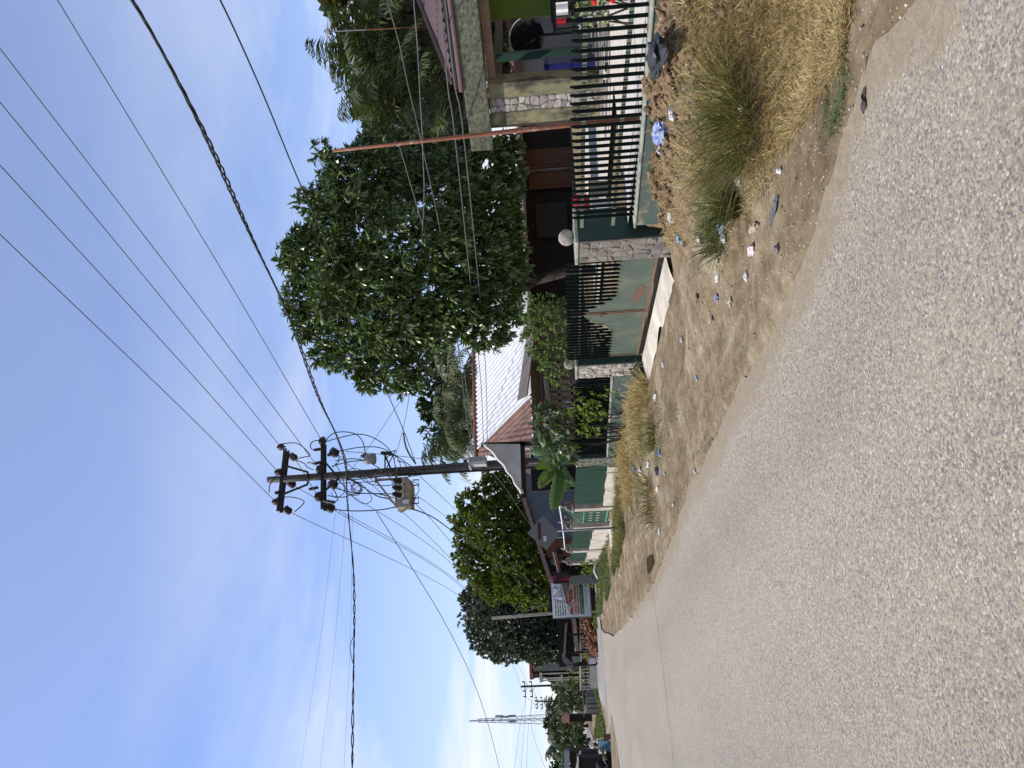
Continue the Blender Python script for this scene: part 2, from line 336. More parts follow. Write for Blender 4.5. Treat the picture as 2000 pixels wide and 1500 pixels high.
def zg(n,s):
    n=np.asarray(n,float);s=np.asarray(s,float); e=edge(s)
    m=np.interp(s,MS,MZ); verge=m*sst(e+.75,4.75,n)
    yard=np.interp(s,[-60,8.6,9.2,13.2,14,30,46],[.56,.56,.12,.12,.3,.3,0]); yard=yard+(.56-yard)*sst(6.6,8.0,n)*(1-sst(26,34,s))
    z=np.where(n>5.32,yard,verge)
    lump=sst(4.1,4.6,n)*(1-sst(7.0,8.0,s))*(n<5.3)
    z=z+lump*(.20*np.abs(fbm(n,s,1.7,4,3))+.22*fbm(n,s,5.5,3,9)+.06*fbm(n,s,14,2,12))
    rough=(n>e+.1)&(n<5.32)&(s<60)
    z=z+np.where(rough,.045*fbm(n,s,1.3,4,5)*sst(e,e+.8,n)+.022*fbm(n,s,6,3,6)*sst(e,e+.5,n)+.008*fbm(n,s,19,1,8)*sst(e,e+.3,n),0)
    ruts=.025*np.sin((n-e)*6.0)*np.exp(-((n-e-1.1)/.7)**2)*(s<24)
    z=z+np.where(n<5.2,ruts*(s>7),0)
    gt=(s>9.35)&(s<13.45)&(n>4.7)&(n<6.6); z=np.where(gt,z*(1-sst(4.7,4.95,n))-.07*sst(4.7,5.0,n),z)
    onroad=(s<46)&(n<e); z=np.where(onroad,-.05,z); lip=(n>=e)&(n<e+.18)&(s<27); z=np.where(lip,z*.3-.006+.02*(n-e)/.18,z)
    z=np.where((s>=27)&(n<2.2),-.05,z)
    dip=-.45*sst(46,56,s)*sst(-2.0,-4.0,n); z=z+dip
    return z
def zs(n,s): return float(zg(np.array([n]),np.array([s]))[0])
def axis(segs):
    out=[]
    for a,b,st in segs: out+=list(np.arange(a,b,st))
    return np.array(out+[segs[-1][1]])
ns=axis([(-900,-100,100),(-100,-20,10),(-20,0,2.5),(0,.8,.2),(.8,5.5,.045),(5.5,12,.5),(12,40,4),(40,900,90)])
ss=axis([(-80,0,8),(0,2.4,.4),(2.4,9.5,.05),(9.5,16,.09),(16,30,.2),(30,60,1),(60,150,6),(150,1500,150)])
NN,SS=np.meshgrid(ns,ss,indexing='ij'); ZZ=zg(NN,SS)
V=np.stack([NN.ravel(),SS.ravel(),ZZ.ravel()],1); a,b=len(ns),len(ss)
I,J=np.meshgrid(np.arange(a-1),np.arange(b-1),indexing='ij'); q=(I*b+J).ravel()
gr=npmesh('ground',V,np.stack([q,q+b,q+b+1,q+1],1),M['dirt'],smooth=True); kind(gr,'structure')
# road: one sheet with a broken edge
pts=[]
for s_ in np.arange(-40,27,.12):
    j=.05*fbm(np.array([s_]),np.array([1.]),2.2,4,2)[0]*2+.03*fbm(np.array([s_]),np.array([4.]),9,2,2)[0]
    pts.append((float(edge(s_)+j),float(s_)))
for px,py in [(1208,1232),(1198,1244),(1190,1238),(1180,1236)]: 
    g=G(px,py); pts.append((g[0],g[1]))
pts+=[(1.75,46.5),(-26,46.5),(-26,-40)]
ne=len(np.arange(-40,27,.12)); OFF=[0,.05,.12,.22,.36,.55,.8,1.1,1.5,1.9,2.3,2.8,3.3,3.8,4.5,5.5,7,9,14,28.5]; kf=len(OFF)
RV=[];DU=[];OF=[]
for x,y in pts[:ne]:
    for o in OFF: RV.append((x-o,y,0.0)); DU.append((max(0,1-o/.62)**1.2)*min(1,max(0,(25-y)/5))); OF.append(min(1,o/9))
FC=[[i*kf+j,i*kf+j+1,(i+1)*kf+j+1,(i+1)*kf+j] for i in range(ne-1) for j in range(kf-1)]
rest=pts[ne:-1]; b0=len(RV)
for x,y in rest: RV.append((x,y,0.0)); DU.append(.0); OF.append(1)
FC.append([(ne-1)*kf]+list(range(b0,b0+len(rest)))+[(ne-1)*kf+j for j in range(kf-1,0,-1)])
me=bpy.data.meshes.new('road'); me.from_pydata(RV,[],FC); me.materials.append(M['asphalt'])
for nm,arr in (('dust',DU),('off',OF)): at_=me.attributes.new(nm,'FLOAT','POINT'); at_.data.foreach_set('value',arr)
me.update(); kind(link('road',me),'structure')
def drape(name,poly,mat_,dz,nu=14,nv=14):
    """quad strip of ground-following sheet between two edges: poly=[(left pts),(right pts)]"""
    L,R=poly; m=MB()
    def lerp(P,t):
        x=t*(len(P)-1); i=min(int(x),len(P)-2); f=x-i; return np.array(P[i])*(1-f)+np.array(P[i+1])*f
    def fn(u,v):
        p=lerp(L,u)*(1-v)+lerp(R,u)*v; return (p[0],p[1],zs(p[0],p[1])+dz)
    m.sheet(fn,nu,nv); return m.build(name,mat_,smooth=True)
# the cross street further on, running away to the right and to the far left
kind(drape('side_road',([(-26,46.4),(-6,46.4),(1.75,46.4),(9,49)],[(-26,62),(-6,64),(1.2,60),(7,58.5)]),M['asphalt_far'],.06,30,10),'structure')
kind(drape('far_road',([(-6.3,63.5),(-8.5,85),(-19,300),(-30,520)],[(-11,62),(-13.5,85),(-26,300),(-38,520)]),M['asphalt_far'],.07,24,4),'structure')
kind(drape('sand_island',([(-2.5,41.3),(-3.6,44.3),(-5.0,45.2),(-9,45)],[(-2.45,40.6),(-3.3,38.2),(-4.2,36.4),(-9,33)]),M['dirt'],.064,14,5),'structure')
# ---------------------------------------------------------------- scattering helpers
def inpoly(P,poly):
    x,y=P[:,0],P[:,1]; r=np.zeros(len(P),bool); n=len(poly); j=n-1
    for i in range(n):
        xi,yi=poly[i];xj,yj=poly[j]
        c=((yi>y)!=(yj>y))&(x<(xj-xi)*(y-yi)/(yj-yi+1e-12)+xi); r^=c; j=i
    return r
def scatter(poly,n,clump=0,seed=1):
    poly=[tuple(p[:2]) for p in poly]; A=np.array(poly); lo=A.min(0);hi=A.max(0); rng=np.random.default_rng(seed); out=[]
    tot=0
    for _ in range(60):
        P=lo+rng.random((n*3,2))*(hi-lo); P=P[inpoly(P,poly)]
        if clump: P=P[fbm(P[:,0],P[:,1],clump,3,seed)+.28>rng.random(len(P))*.55]
        out.append(P); tot+=len(P)
        if tot>n: break
    return np.concatenate(out)[:n]
def blades(name,P,h,w,lean,m,seed=1,parent=None,az=None,z=None,origin=None):
    """grass: each blade a bent strip of three quads' worth of vertices on the ground"""
    rng=np.random.default_rng(seed); N=len(P); z=zg(P[:,0],P[:,1]) if z is None else z
    a=rng.random(N)*2*np.pi if az is None else az+rng.normal(0,.5,N)
    H=h[0]+(h[1]-h[0])*rng.random(N)**1.4; bent=rng.random(N)<.22; L=(lean[0]+(lean[1]-lean[0])*rng.random(N))*H; L=np.where(bent,L*1.5,L); H=np.where(bent,H*.55,H); d=np.stack([np.cos(a),np.sin(a)],1)
    side=a+np.pi/2+rng.normal(0,.7,N); sd=np.stack([np.cos(side),np.sin(side)],1)*(w*(.6+.8*rng.random(N)))[:,None]/2
    B=np.concatenate([P,z[:,None]-.01],1)
    def at(f,fl,ww):
        c=B.copy(); c[:,:2]+=d*(L*fl)[:,None]; c[:,2]+=H*f
        l=c.copy();l[:,:2]-=sd*ww; r=c.copy(); r[:,:2]+=sd*ww; return l,r
    rows=[at(0,0,1),at(.5,.28,.85),at(.85,.68,.55),at(.95,1.05,.08)]
    V=np.stack([x for l,r in rows for x in (l,r)],1).reshape(-1,3); o=np.arange(N)[:,None]*8
    Fq=np.concatenate([o+np.array([[2*i,2*i+1,2*i+3,2*i+2]]) for i in range(3)],0)
    return npmesh(name,V,Fq,m,parent,origin=origin)
def unit_(v): return v/(np.linalg.norm(v,axis=-1,keepdims=True)+1e-9)
def lumps(name,P,r,m,seed=1,flat_=.7,sub=1,zoff=0,jag=1.0):
    import bmesh
    bm=bmesh.new(); bmesh.ops.create_icosphere(bm,subdivisions=sub,radius=1); T=np.array([v.co[:] for v in bm.verts]); Fc=np.array([[v.index for v in f.verts] for f in bm.faces]); bm.free()
    rng=np.random.default_rng(seed); N=len(P); R=r[0]+(r[1]-r[0])*rng.random(N)**2.5
    pn=unit_(rng.normal(0,1,(N,8,3))); pd_=.55+.4*rng.random((N,8)); dt=np.einsum('tk,npk->ntp',T,pn); rad=np.minimum(1.15,np.min(np.where(dt>.05,pd_[:,None,:]/np.maximum(dt,.05),9),2))
    V=T[None]*(rad[:,:,None]*(1+jag*rng.normal(0,.06,(N,len(T),1))))*R[:,None,None]; an=rng.random(N)*6.28; c,s_=np.cos(an),np.sin(an)
    V[:,:,0]*=1.25; x=V[:,:,0]*c[:,None]-V[:,:,1]*s_[:,None]; y=V[:,:,0]*s_[:,None]+V[:,:,1]*c[:,None]; V[:,:,0]=x;V[:,:,1]=y;V[:,:,2]*=flat_
    V+=np.concatenate([P,(zg(P[:,0],P[:,1])+R*.15+zoff)[:,None]],1)[:,None,:]
    Fq=(np.arange(N)[:,None,None]*len(T)+Fc[None]).reshape(-1,3)
    return npmesh(name,V.reshape(-1,3),Fq,m)
# soil clods, stones, grass
kind(lumps('soil_clods',scatter([(4.05,3.2),(5.15,3.0),(5.15,7.9),(4.5,7.6),(4.1,5.5)],2400,0,3),(.005,.05),M['dirt'],4,.8,2,-.004,2.6),'stuff','brown clods of dug soil heaped along the fence wall')
kind(lumps('dirt_crumbs',scatter([(2.75,3.2),(4.3,4.2),(5.1,9),(5.1,22),(1.5,22),(2.2,8)],5200,.8,41),(.003,.013),M['dirt'],6,.7,1,0,1.0),'stuff','crumbs of dry soil scattered over the dirt verge')
sp=np.array([(edge(s)+abs(np.random.default_rng(i).normal(.12,.25)),s) for i,s in enumerate(np.random.default_rng(5).uniform(2.6,17,700))])
kind(lumps('gravel',sp,(.003,.015),mat('pebble',(.33,.28,.21),(.22,.19,.155),30,.9,(.5,.45,.38),40,(.6,.65)),8,.6),'stuff','loose pebbles along the broken edge of the asphalt')
dg=[G(1395,0,.3),G(1672,-40),G(1650,110),G(1600,190),G(1550,270),G(1480,340),G(1400,320,.2),G(1395,130,.32)]
kind(blades('dry_grass',scatter(dg,46000,.8,2),(.015,.085),.006,(.6,2.4),M['straw'],3),'stuff','matted straw coloured dry grass beside the near end of the road')
sparse=[G(1330,300,.3),G(1560,200),G(1530,330),G(1440,470),G(1300,480,.1),G(1300,330,.35)]
kind(blades('mound_straw',scatter([(4.0,3.0),(5.1,3.0),(5.1,8.0),(4.2,8.0)],1500,1.6,44),(.02,.12),.006,(.5,2.2),M['straw'],46),'stuff','wisps of dry straw among the dug clods')
kind(blades('sparse_grass',scatter(sparse,4500,1.4,4),(.02,.10),.006,(.3,1.6),M['straw'],6),'stuff','sparse straw between the tufts and scraps of litter')
gp=[G(1608,95),G(1650,120),G(1668,150),G(1640,265),G(1600,275),G(1612,190)]
kind(blades('green_grass',scatter(gp,2300,5,5),(.008,.032),.005,(.6,1.8),M['turf'],7),'stuff','low green grass strip at the edge of the dirt')
mound=[(3.75,14.2),(5.12,14.0),(5.15,21.0),(3.9,21.5),(3.4,18)]
kind(blades('roadside_weeds',scatter(mound,6500,1.3,6),(.05,.28),.010,(.4,1.8),M['straw'],8),'stuff','brown dry weeds on the bank below the second fence')
kind(blades('roadside_grass',scatter([(3.3,21.5),(4.9,20.5),(5.0,27),(4.0,28.5),(2.9,26.5)],7000,.9,7),(.06,.26),.012,(.4,1.5),M['straw_green'],9),'stuff','olive and brown grass on the verge before the road sign')
kind(blades('verge_grass',scatter([(3.2,27),(5.1,27.5),(5.1,44),(4.4,52),(2.6,52),(2.3,40)],9000,.45,8),(.05,.22),.025,(.3,1.2),M['turf'],10),'stuff','bright green grass on the verge near the banner')
kind(blades('thin_grass',scatter([(3.1,9.8),(4.3,12.5),(4.3,22),(3.2,22)],5200,1.3,9),(.015,.06),.007,(.4,1.4),M['turf'],12),'stuff','thin green patches growing in the dirt verge')
kind(blades('corner_grass',scatter([(2.0,50.5),(4.6,51),(4.4,57),(2.0,57.5)],2600,.5,8),(.1,.3),.04,(.3,1),M['turf'],13),'stuff','green strip of grass in front of the brick pile')
tri=[(-1.9,65),(-2.3,71),(-5.9,90),(-9.5,112),(-5.5,66),(-4.4,64.5)]
kind(blades('grass_triangle',scatter(tri,6000,0,3),(.12,.4),.09,(.2,.8),M['turf'],14),'stuff','bright green grass wedge between the two far roads')
kind(blades('far_verge',scatter([(-9,95),(-14,120),(-24,230),(-40,260),(-30,120),(-16,70),(-12,60)],2500,0,3),(.2,.6),.2,(.2,.8),M['turf'],14),'stuff','green verge beyond the far road')
kind(blades('bank_grass',scatter([(-1.0,64),(-2.2,64),(-3.2,71),(-1.6,72),(.5,66)],1500,0,3),(.1,.3),.06,(.2,.8),M['turf'],15),'stuff','grass in front of the grey concrete fence')
kind(blades('straw_bits',scatter([(2.9,3.5),(4.2,5),(5.0,9),(5.1,24),(1.9,24),(2.4,8)],4200,1.0,31),(.003,.010),.004,(4,14),M['straw'],33),'stuff','bits of straw and twigs strewn over the bare dirt')
def tuft(c,n,h,w,spread,m,label,lean=(.4,1.3),seed=1,name='grass_tuft',r=.07):
    rng=np.random.default_rng(seed); a=rng.random(n)*6.283; rr=np.sqrt(rng.random(n))*r
    P=np.stack([c[0]+np.cos(a)*rr,c[1]+np.sin(a)*rr],1)
    o=blades(name,P,h,w,lean,m,seed,az=a+rng.normal(0,.6,n),z=np.full(n,zs(c[0],c[1])),origin=(c[0],c[1],zs(c[0],c[1])))
    return tag(o,label,'grass tuft','grass tufts on the verge')
def gz(px,py,it=4):
    z=0.
    for _ in range(it+4):
        g=G(px,py,z); z=.5*z+.5*zs(g[0],g[1])
    return G(px,py,z)
tuft(gz(1452,235),760,(.12,.56),.008,.1,M['straw_green'],'largest green and yellow grass tuft, near the blue plastic bag',(.4,2.0),3,r=.34)
tuft(gz(1425,180),380,(.10,.46),.008,.1,M['straw_green'],'olive grass tuft rising beside the heaped brown clods',(.4,2.0),5,r=.26)
tuft(gz(1442,405),420,(.18,.48),.008,.1,M['blade_green'],'spiky dark green grass tuft with a blue wrapper at its foot',(.3,1.1),4,r=.07)
tuft(gz(1405,470),200,(.15,.36),.008,.1,M['blade_green'],'small loose green tuft amid white scraps by the stone pillar',(.4,1.4),6,r=.14)
tuft(gz(1385,330),260,(.15,.4),.007,.1,M['straw'],'straw coloured tuft leaning against the low green wall',(.4,1.4),7,r=.2)
tuft(gz(1275,850),200,(.12,.4),.012,.1,M['straw_green'],'dense brown tuft on the bank under the second fence',(.4,1.3),8,r=.3)
tuft(gz(1262,770),260,(.15,.45),.012,.1,M['straw'],'orange brown tuft below the further ball pillar',(.4,1.3),9,r=.35)
tuft(gz(1270,980),200,(.12,.36),.014,.1,M['straw_green'],'green and brown tuft on the verge below the cream wall',(.4,1.3),10,r=.5)
# ---------------------------------------------------------------- front fence, pillars, gate
def picket_mb(n0,s,z0,z1,dn=.042,ds=.009):
    m=MB(); m.prism([(n0,s,z0),(n0+dn,s,z0),(n0+dn,s,z1),(n0+dn*.5,s,z1+.005),(n0,s,z1-.045)],(0,ds,0)); return m
def bar_fence(label,s0,s1,step,z0f,z1,wall,group='green barred fences along the street'):
    t=thing('barred_fence',label,'fence',(5.3,(s0+s1)/2,.2),group)
    wall.build('low_wall',[M['green_wall'],M['cap']],t,bevel=.008)
    for zr in (z1-.13,z0f((s0+s1)/2)+.17):
        MB().box((5.305,s0,zr-.022),(5.313,s1+.15,zr+.022)).build('rail',M['rail'],t)
    n=int((s1-s0)/step); rng=random.Random(3)
    for i in range(n):
        s=s0+step*(i+.5)+rng.uniform(-.006,.006); picket_mb(5.25,s,z0f(s)+.005,z1+rng.uniform(-.012,.012)).build('picket',M['picket'],t)
    return t
lw=MB()
z0=lambda s: float(np.interp(s,[2,5,6.5,8.6],[.70,.675,.62,.56]))
lw.prism([(5.2,2.2,-.1),(5.2,8.62,-.1),(5.2,8.62,.535),(5.2,6.5,.585),(5.2,5,.645),(5.2,2.2,.68)],(.16,0,0)); lw.mi=1
for a,b_ in ((2.2,5),(5,6.5),(6.5,8.66)):
    lw.add([(5.185,a,z0(a)-.03),(5.375,a,z0(a)-.03),(5.375,b_,z0(b_)-.03),(5.185,b_,z0(b_)-.03),(5.185,a,z0(a)),(5.375,a,z0(a)),(5.375,b_,z0(b_)),(5.185,b_,z0(b_))],[(0,1,2,3),(4,7,6,5),(0,4,5,1),(1,5,6,2),(2,6,7,3),(3,7,4,0)])
bar_fence('near green barred fence with spiked tops, right of the ball pillars',3.2,8.60,.118,z0,1.345,lw)
lw=MB(); lw.prism([(5.2,14.15,-.1),(5.2,20.4,-.1),(5.2,20.4,.40),(5.2,14.15,.56)],(.16,0,0)); lw.mi=1
z0b=lambda s: float(np.interp(s,[14,20.5],[.60,.44]))
lw.add([(5.185,14.15,.56),(5.375,14.15,.56),(5.375,20.4,.40),(5.185,20.4,.40),(5.185,14.15,.60),(5.375,14.15,.60),(5.375,20.4,.44),(5.185,20.4,.44)],[(0,1,2,3),(4,7,6,5),(0,4,5,1),(1,5,6,2),(2,6,7,3),(3,7,4,0)])
bar_fence('second green barred fence overgrown by leafy plants, beyond the gate',14.2,20.4,.13,z0b,1.30,lw)
def stones(m,fn,wd,z0s,z1s,nrm,cell,seed):
    rg=np.random.default_rng(seed); nu=max(1,round(wd/cell)); nv=max(2,round((z1s-z0s)/cell)); P=np.zeros((nu+1,nv+1,2))
    for i in range(nu+1):
        for j in range(nv+1):
            P[i,j]=(wd*i/nu+(rg.normal(0,.26)*wd/nu if 0<i<nu else 0), z0s+(z1s-z0s)*j/nv+(rg.normal(0,.3)*cell if 0<j<nv else 0))
    m.mi=1
    for i in range(nu):
        for j in range(nv):
            c4=[P[i,j],P[i+1,j],P[i+1,j+1],P[i,j+1]]; c=sum(c4)/4; ring=[]
            for k in range(4):
                a=c4[k];b_=c4[(k+1)%4]; ring+=[a*.78+b_*.22+rg.normal(0,.006,2),a*.25+b_*.75+rg.normal(0,.006,2)]
            ring=[c+(p-c)*rg.uniform(.86,.99) for p in ring]; dp=rg.uniform(.004,.018)
            lo=[fn(*p) for p in ring]; hi=[fn(*(c+(p-c)*.82))+nrm*(dp+rg.normal(0,.003)) for p in ring]; n=len(ring)
            m.add(lo+hi,[tuple(range(n,2*n))]+[(k,(k+1)%n,n+(k+1)%n,n+k) for k in range(n)])
    m.mi=0
def stonemat(name,cols):
    m,nt,b,_=newmat(name); g=nt.nodes.new('ShaderNodeNewGeometry'); co=coords(nt); k=len(cols)
    col=ramp(nt,g.outputs['Random Per Island'],[(i/(k-1),c) for i,c in enumerate(cols)]); f=noise(nt,co,28,5,.7); col=mix(nt,.6,col,ramp(nt,f,[(.3,.4),(.7,1)]),'MULTIPLY')
    col=mix(nt,ramp(nt,noise(nt,co,4,4),[(.52,0),(.68,.7)]),col,(.09,.085,.06)); nt.links.new(col,b.inputs['Base Color']); b.inputs['Roughness'].default_value=.9; bump(nt,b,f,.5,.012); return m
M['mortar']=mat('mortar',(.20,.172,.14),(.12,.105,.085),9,.95,bst=.5)
M['stone_dark']=stonemat('stone_dark2',[(.17,.14,.11),(.25,.22,.18),(.12,.10,.085),(.22,.20,.17)]); M['stone_light']=stonemat('stone_light2',[(.30,.25,.21),(.50,.46,.40),(.20,.16,.135),(.42,.38,.33),(.26,.21,.18)])
def pillar(label,n0,n1,s0,s1,h,ballz,mats,zb=-.15):
    t=thing('gate_pillar',label,'pillar',((n0+n1)/2,(s0+s1)/2,0),'stone gate pillars topped by balls')
    m=MB(); m.box((n0+.02,s0,zb),(n1,s1,h-.05)); m.build('shaft',mats[0],t,bevel=.012)
    m=MB(); m.box((n0-.002,s0+.012,zb),(n0+.018,s1-.004,h-.052)); stones(m,lambda u,v:np.array((n0-.002,s0+.02+u,v)),s1-s0-.03,zb,h-.06,np.array((-1.,0,0)),.13,int(s0*7)); m.build('stone_face',[M['mortar'],mats[1]],t)
    m=MB(); m.box((n0-.02,s0-.025,h-.048),(n1+.02,s1+.02,h)); m.build('cap',M['cap'],t,bevel=.012)
    m=MB(); m.sph(((n0+n1)/2,(s0+s1)/2,h+.10),.112,24,16); m.build('ball',M['ball'],t,True)
    return t
pillar('near ball pillar with broken stone face at the gate',5.2,5.70,8.93,9.50,1.31,0,(M['dark_green'],M['stone_dark']))
pillar('middle ball pillar with dark green side, beyond the gate',5.2,5.58,13.45,14.12,1.30,0,(M['dark_green'],M['stone_light']))
pillar('far ball pillar with pale green face, beside the banana plant',5.2,5.6,20.5,21.35,1.27,0,(M['dark_green'],M['green_sheet']))
# gate of two leaves
t=thing('driveway_gate','green sheet metal double gate with bars above, rust patch','gate',(5.35,11.5,0))
def toprof(s,a,b,near):  # scalloped top of the sheet
    u=(s-a)/(b-a); u=u if near else 1-u
    return .70+.48*(sst(.62,.98,np.array(u))) if u<.97 else 1.17
for a,b_,near in ((9.62,11.46,True),(11.49,13.38,False)):
    m=MB(); P=[(5.34,a,.17),(5.34,b_,.13)]+[(5.34,s,float(toprof(s,a,b_,near))-.02) for s in np.linspace(b_,a,22)]
    m.prism(P,(.012,0,0)); lf=m.build('gate_leaf',M['green_sheet'],t)
    fr=MB(); fr.box((5.325,a,.125),(5.338,b_,.165)); fr.box((5.325,a,.168),(5.338,a+.022,1.3)); fr.box((5.325,b_-.022,.168),(5.338,b_,1.3))
    fr.build('gate_frame',mat('rust_pale',(.20,.125,.075),(.13,.08,.05),9,.85) if 'rust_pale' not in bpy.data.materials else bpy.data.materials['rust_pale'],lf)
    for zr in (1.22,.98): MB().box((5.355,a,zr-.018),(5.365,b_,zr+.018)).build('rail',M['rail'],lf)
    for i in range(15):
        s=a+.06+i*(b_-a-.12)/14; zt=float(toprof(s,a,b_,near)); pk=MB()
        pk.prism([(5.28,s,zt-.01),(5.30,s,zt-.06),(5.322,s,zt-.01),(5.322,s,1.44),(5.30,s,1.45),(5.28,s,1.40)],(0,.01,0)); pk.build('picket',M['picket'],lf)
rp=MB(); rp.add([(5.3355,10.86+(.30+.05*mnoise.noise(Vector((math.cos(x)*3,math.sin(x)*3,1))))*math.cos(x),.305+(.075+.05*mnoise.noise(Vector((math.cos(x)*4,math.sin(x)*4,7))))*math.sin(x)+.03*math.cos(x)) for x in np.linspace(0,6.28,64)[:-1]],[tuple(range(63))]); rp.build('rust_patch',mat('rust_soft',(.17,.085,.05),(.12,.075,.05),9,.85),t)
lk=MB(); lk.tube([(5.31,11.50+.04*math.cos(x),.86+.05*math.sin(x)) for x in np.linspace(0,6.28,13)],.01,6); lk.build('latch',M['rust'],t)
apron=MB(); apron.sheet(lambda u,v:(5.27-(.45+.10*math.sin(u*9)+.06*math.sin(23*u))*v,9.5+u*3.95,.055-.075*v*v),40,6); apron.add([(5.27,9.5,.055),(5.27,13.45,.055),(5.27,13.45,-.2),(5.27,9.5,-.2)],[(0,1,2,3)])
kind(apron.build('gate_apron',M['cream_wall'],smooth=True),'structure')
yard=MB(); yard.sheet(lambda u,v:(5.40+v*16,2.0+u*6.9,.60),8,8); kind(yard.build('yard_floor',M['yard_floor']),'structure')
yard=MB(); yard.sheet(lambda u,v:(7.7+v*13.7,8.9+u*8.6,.60),8,8); kind(yard.build('courtyard_floor',M['yard_floor']),'structure')
# leaning rusty pipe behind the near fence
pb=W(1253,228,5.5); dn=np.linalg.norm((pb-CAM)[:2]); pt=D(650,295,8.45); 
m=MB(); m.tube([pb-np.array([0,0,.15]),pb+(pt-pb)*.33,pb+(pt-pb)*.66,pt],[.03,.028,.022,.016],10); tag(m.build('iron_pipe',mat('pipe',(.26,.10,.055),(.19,.075,.045),6,.8,(.35,.30,.25),4,(.55,.66),stretch=(1,1,1)),smooth=True,origin=pb),'thin rusty iron pipe leaning up from behind the near fence','pipe')
# ---------------------------------------------------------------- near house (turned 27 degrees from the street)
OA=np.array([8.8,11.6,0]); an=math.radians(27); E1=np.array([math.sin(an),-math.cos(an),0]); E2=np.array([math.cos(an),math.sin(an),0]); EZ=np.array([0,0,1.])
def A(a,b_,z): return OA+E1*a+E2*b_+EZ*z
def abox(m,a0,a1,b0,b1,z0,z1): return m.fbox(A(a0,b0,z0),E1*(a1-a0),E2*(b1-b0),EZ*(z1-z0))
ha=thing('porch_house','derelict house with mossy porch beam and dull purple roof','house',A(3,3,.58))
m=MB(); abox(m,-.02,7,0,.14,2.56,2.96); m.build('porch_beam',M['moss_beam'],ha,bevel=.02)
m=MB(); abox(m,.36,.60,.16,.56,.5,2.56); abox(m,.86,1.12,.16,.56,.5,2.56); abox(m,.60,.86,.20,.54,.5,2.56); pl=m.build('porch_pillar',M['moss_yellow'],ha,bevel=.01)
m=MB(); abox(m,.602,.858,.17,.198,.5,2.555); stones(m,lambda u,v:A(.605+u,.17,v),.25,.55,2.55,-E2,.125,9); m.build('stone_cladding',[M['mortar'],M['stone_light']],pl)
m=MB(); abox(m,1.13,7,.35,.5,2.41,2.56); abox(m,.4,.56,.57,5.2,2.40,2.56); m.build('lintel',M['wood_tan'],ha)
m=MB()
def rz(a,b_): return 3.13+.46*b_
# corrugated hip roof: front slope from eave, hip towards the left end
def roof_front(u,v):
    b_=v*4.2; a=1.26+b_*1.0+u*(8.5-1.26-b_); ph=math.sin(a*2*math.pi/.16)*.018; p=A(a,-.02+b_,rz(a,b_)+ph); return p
m.sheet(roof_front,420,6)
m.sheet(lambda u,v:A(1.26+v*4.2,(-.02+v*4.2)+u*(8.4-2*v*4.2),rz(0,v*4.2)),10,6); m.build('roof',M['roof_purple'],ha)
m=MB(); m.beam(A(1.26,0,3.16),A(5.46,4.2,rz(0,4.2)+.03),.14,.05); m.build('ridge_cap',M['roof_purple'],ha)
m=MB(); abox(m,1.15,8,-.03,.02,3.05,3.12); m.build('fascia',M['iron'],ha)
m=MB(); m.tube([A(1.1,.0,3.0),A(8,.0,3.0)],.045,10); m.build('gutter',M['roof_purple'],ha,True)
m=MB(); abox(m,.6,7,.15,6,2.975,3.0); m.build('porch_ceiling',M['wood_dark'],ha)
# inside the porch
m=MB(); abox(m,.84,.99,1.9,2.0,.5,2.45); m.build('porch_post',M['dark_green'],ha)
m=MB(); abox(m,1.70,3.6,1.6,1.7,.5,2.9); m.build('lime_wall',M['lime'],ha)
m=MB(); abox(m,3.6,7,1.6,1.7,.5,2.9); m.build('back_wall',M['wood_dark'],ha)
# shed seen through the porch opening
sh=thing('block_shed','grey block shed with maroon roof edge seen through the porch','shed',A(.6,5,.5))
m=MB(); abox(m,-1.2,.55,5.2,5.35,.4,2.05); m.build('wall',M['pale_wall'],sh)
m=MB(); m.sheet(lambda u,v:A(-1.3+2.0*u,5.0+1.2*v,2.04+.3*v+.012*math.sin(u*120)),160,2); m.build('roof',M['clay'],sh)
m=MB(); abox(m,.64,.98,1.2,1.55,.6,1.50); m2=MB(); abox(m2,.61,1.01,1.17,1.58,1.50,1.55)
cb=thing('blue_cupboard','deep blue metal cupboard standing in the porch behind the pillar','cupboard',A(.8,1.4,.6)); m.build('body',M['blue'],cb,bevel=.01); m2.build('top',M['blue'],cb,bevel=.01)
m=MB(); abox(m,.80,.82,1.185,1.195,.7,1.45); m.build('handle',M['iron'],cb)
# round black dish standing in for the curved roof shadow on the wall
ds=thing('shade_silhouette','black round dish with pale rim in front of the shed wall','silhouette',A(.8,3.2,.6))
c=A(.80,3.2,1.80); ax=-E2*.8+E1*.35+EZ*.35; m=MB(); m.lathe(c,[(.01,0),(.17,.03),(.28,.07),(.37,.15),(.38,.15),(.29,.06),(.17,.01),(.01,-.02)],28,ax); m.build('black_bowl',M['black'],ds,True)
axn=ax/np.linalg.norm(ax); m=MB(); u_=np.cross(axn,EZ);u_/=np.linalg.norm(u_);w_=np.cross(u_,axn); m.tube([c+axn*.152+(u_*math.cos(x)+w_*math.sin(x))*.376 for x in np.linspace(0.6,2.9,22)],.009,6); m.build('rim',M['white'],ds,True)
m=MB(); m.tube([A(.80,3.3,.6),A(.80,3.3,1.75)],.03,8); m.build('stand',M['iron'],ds)
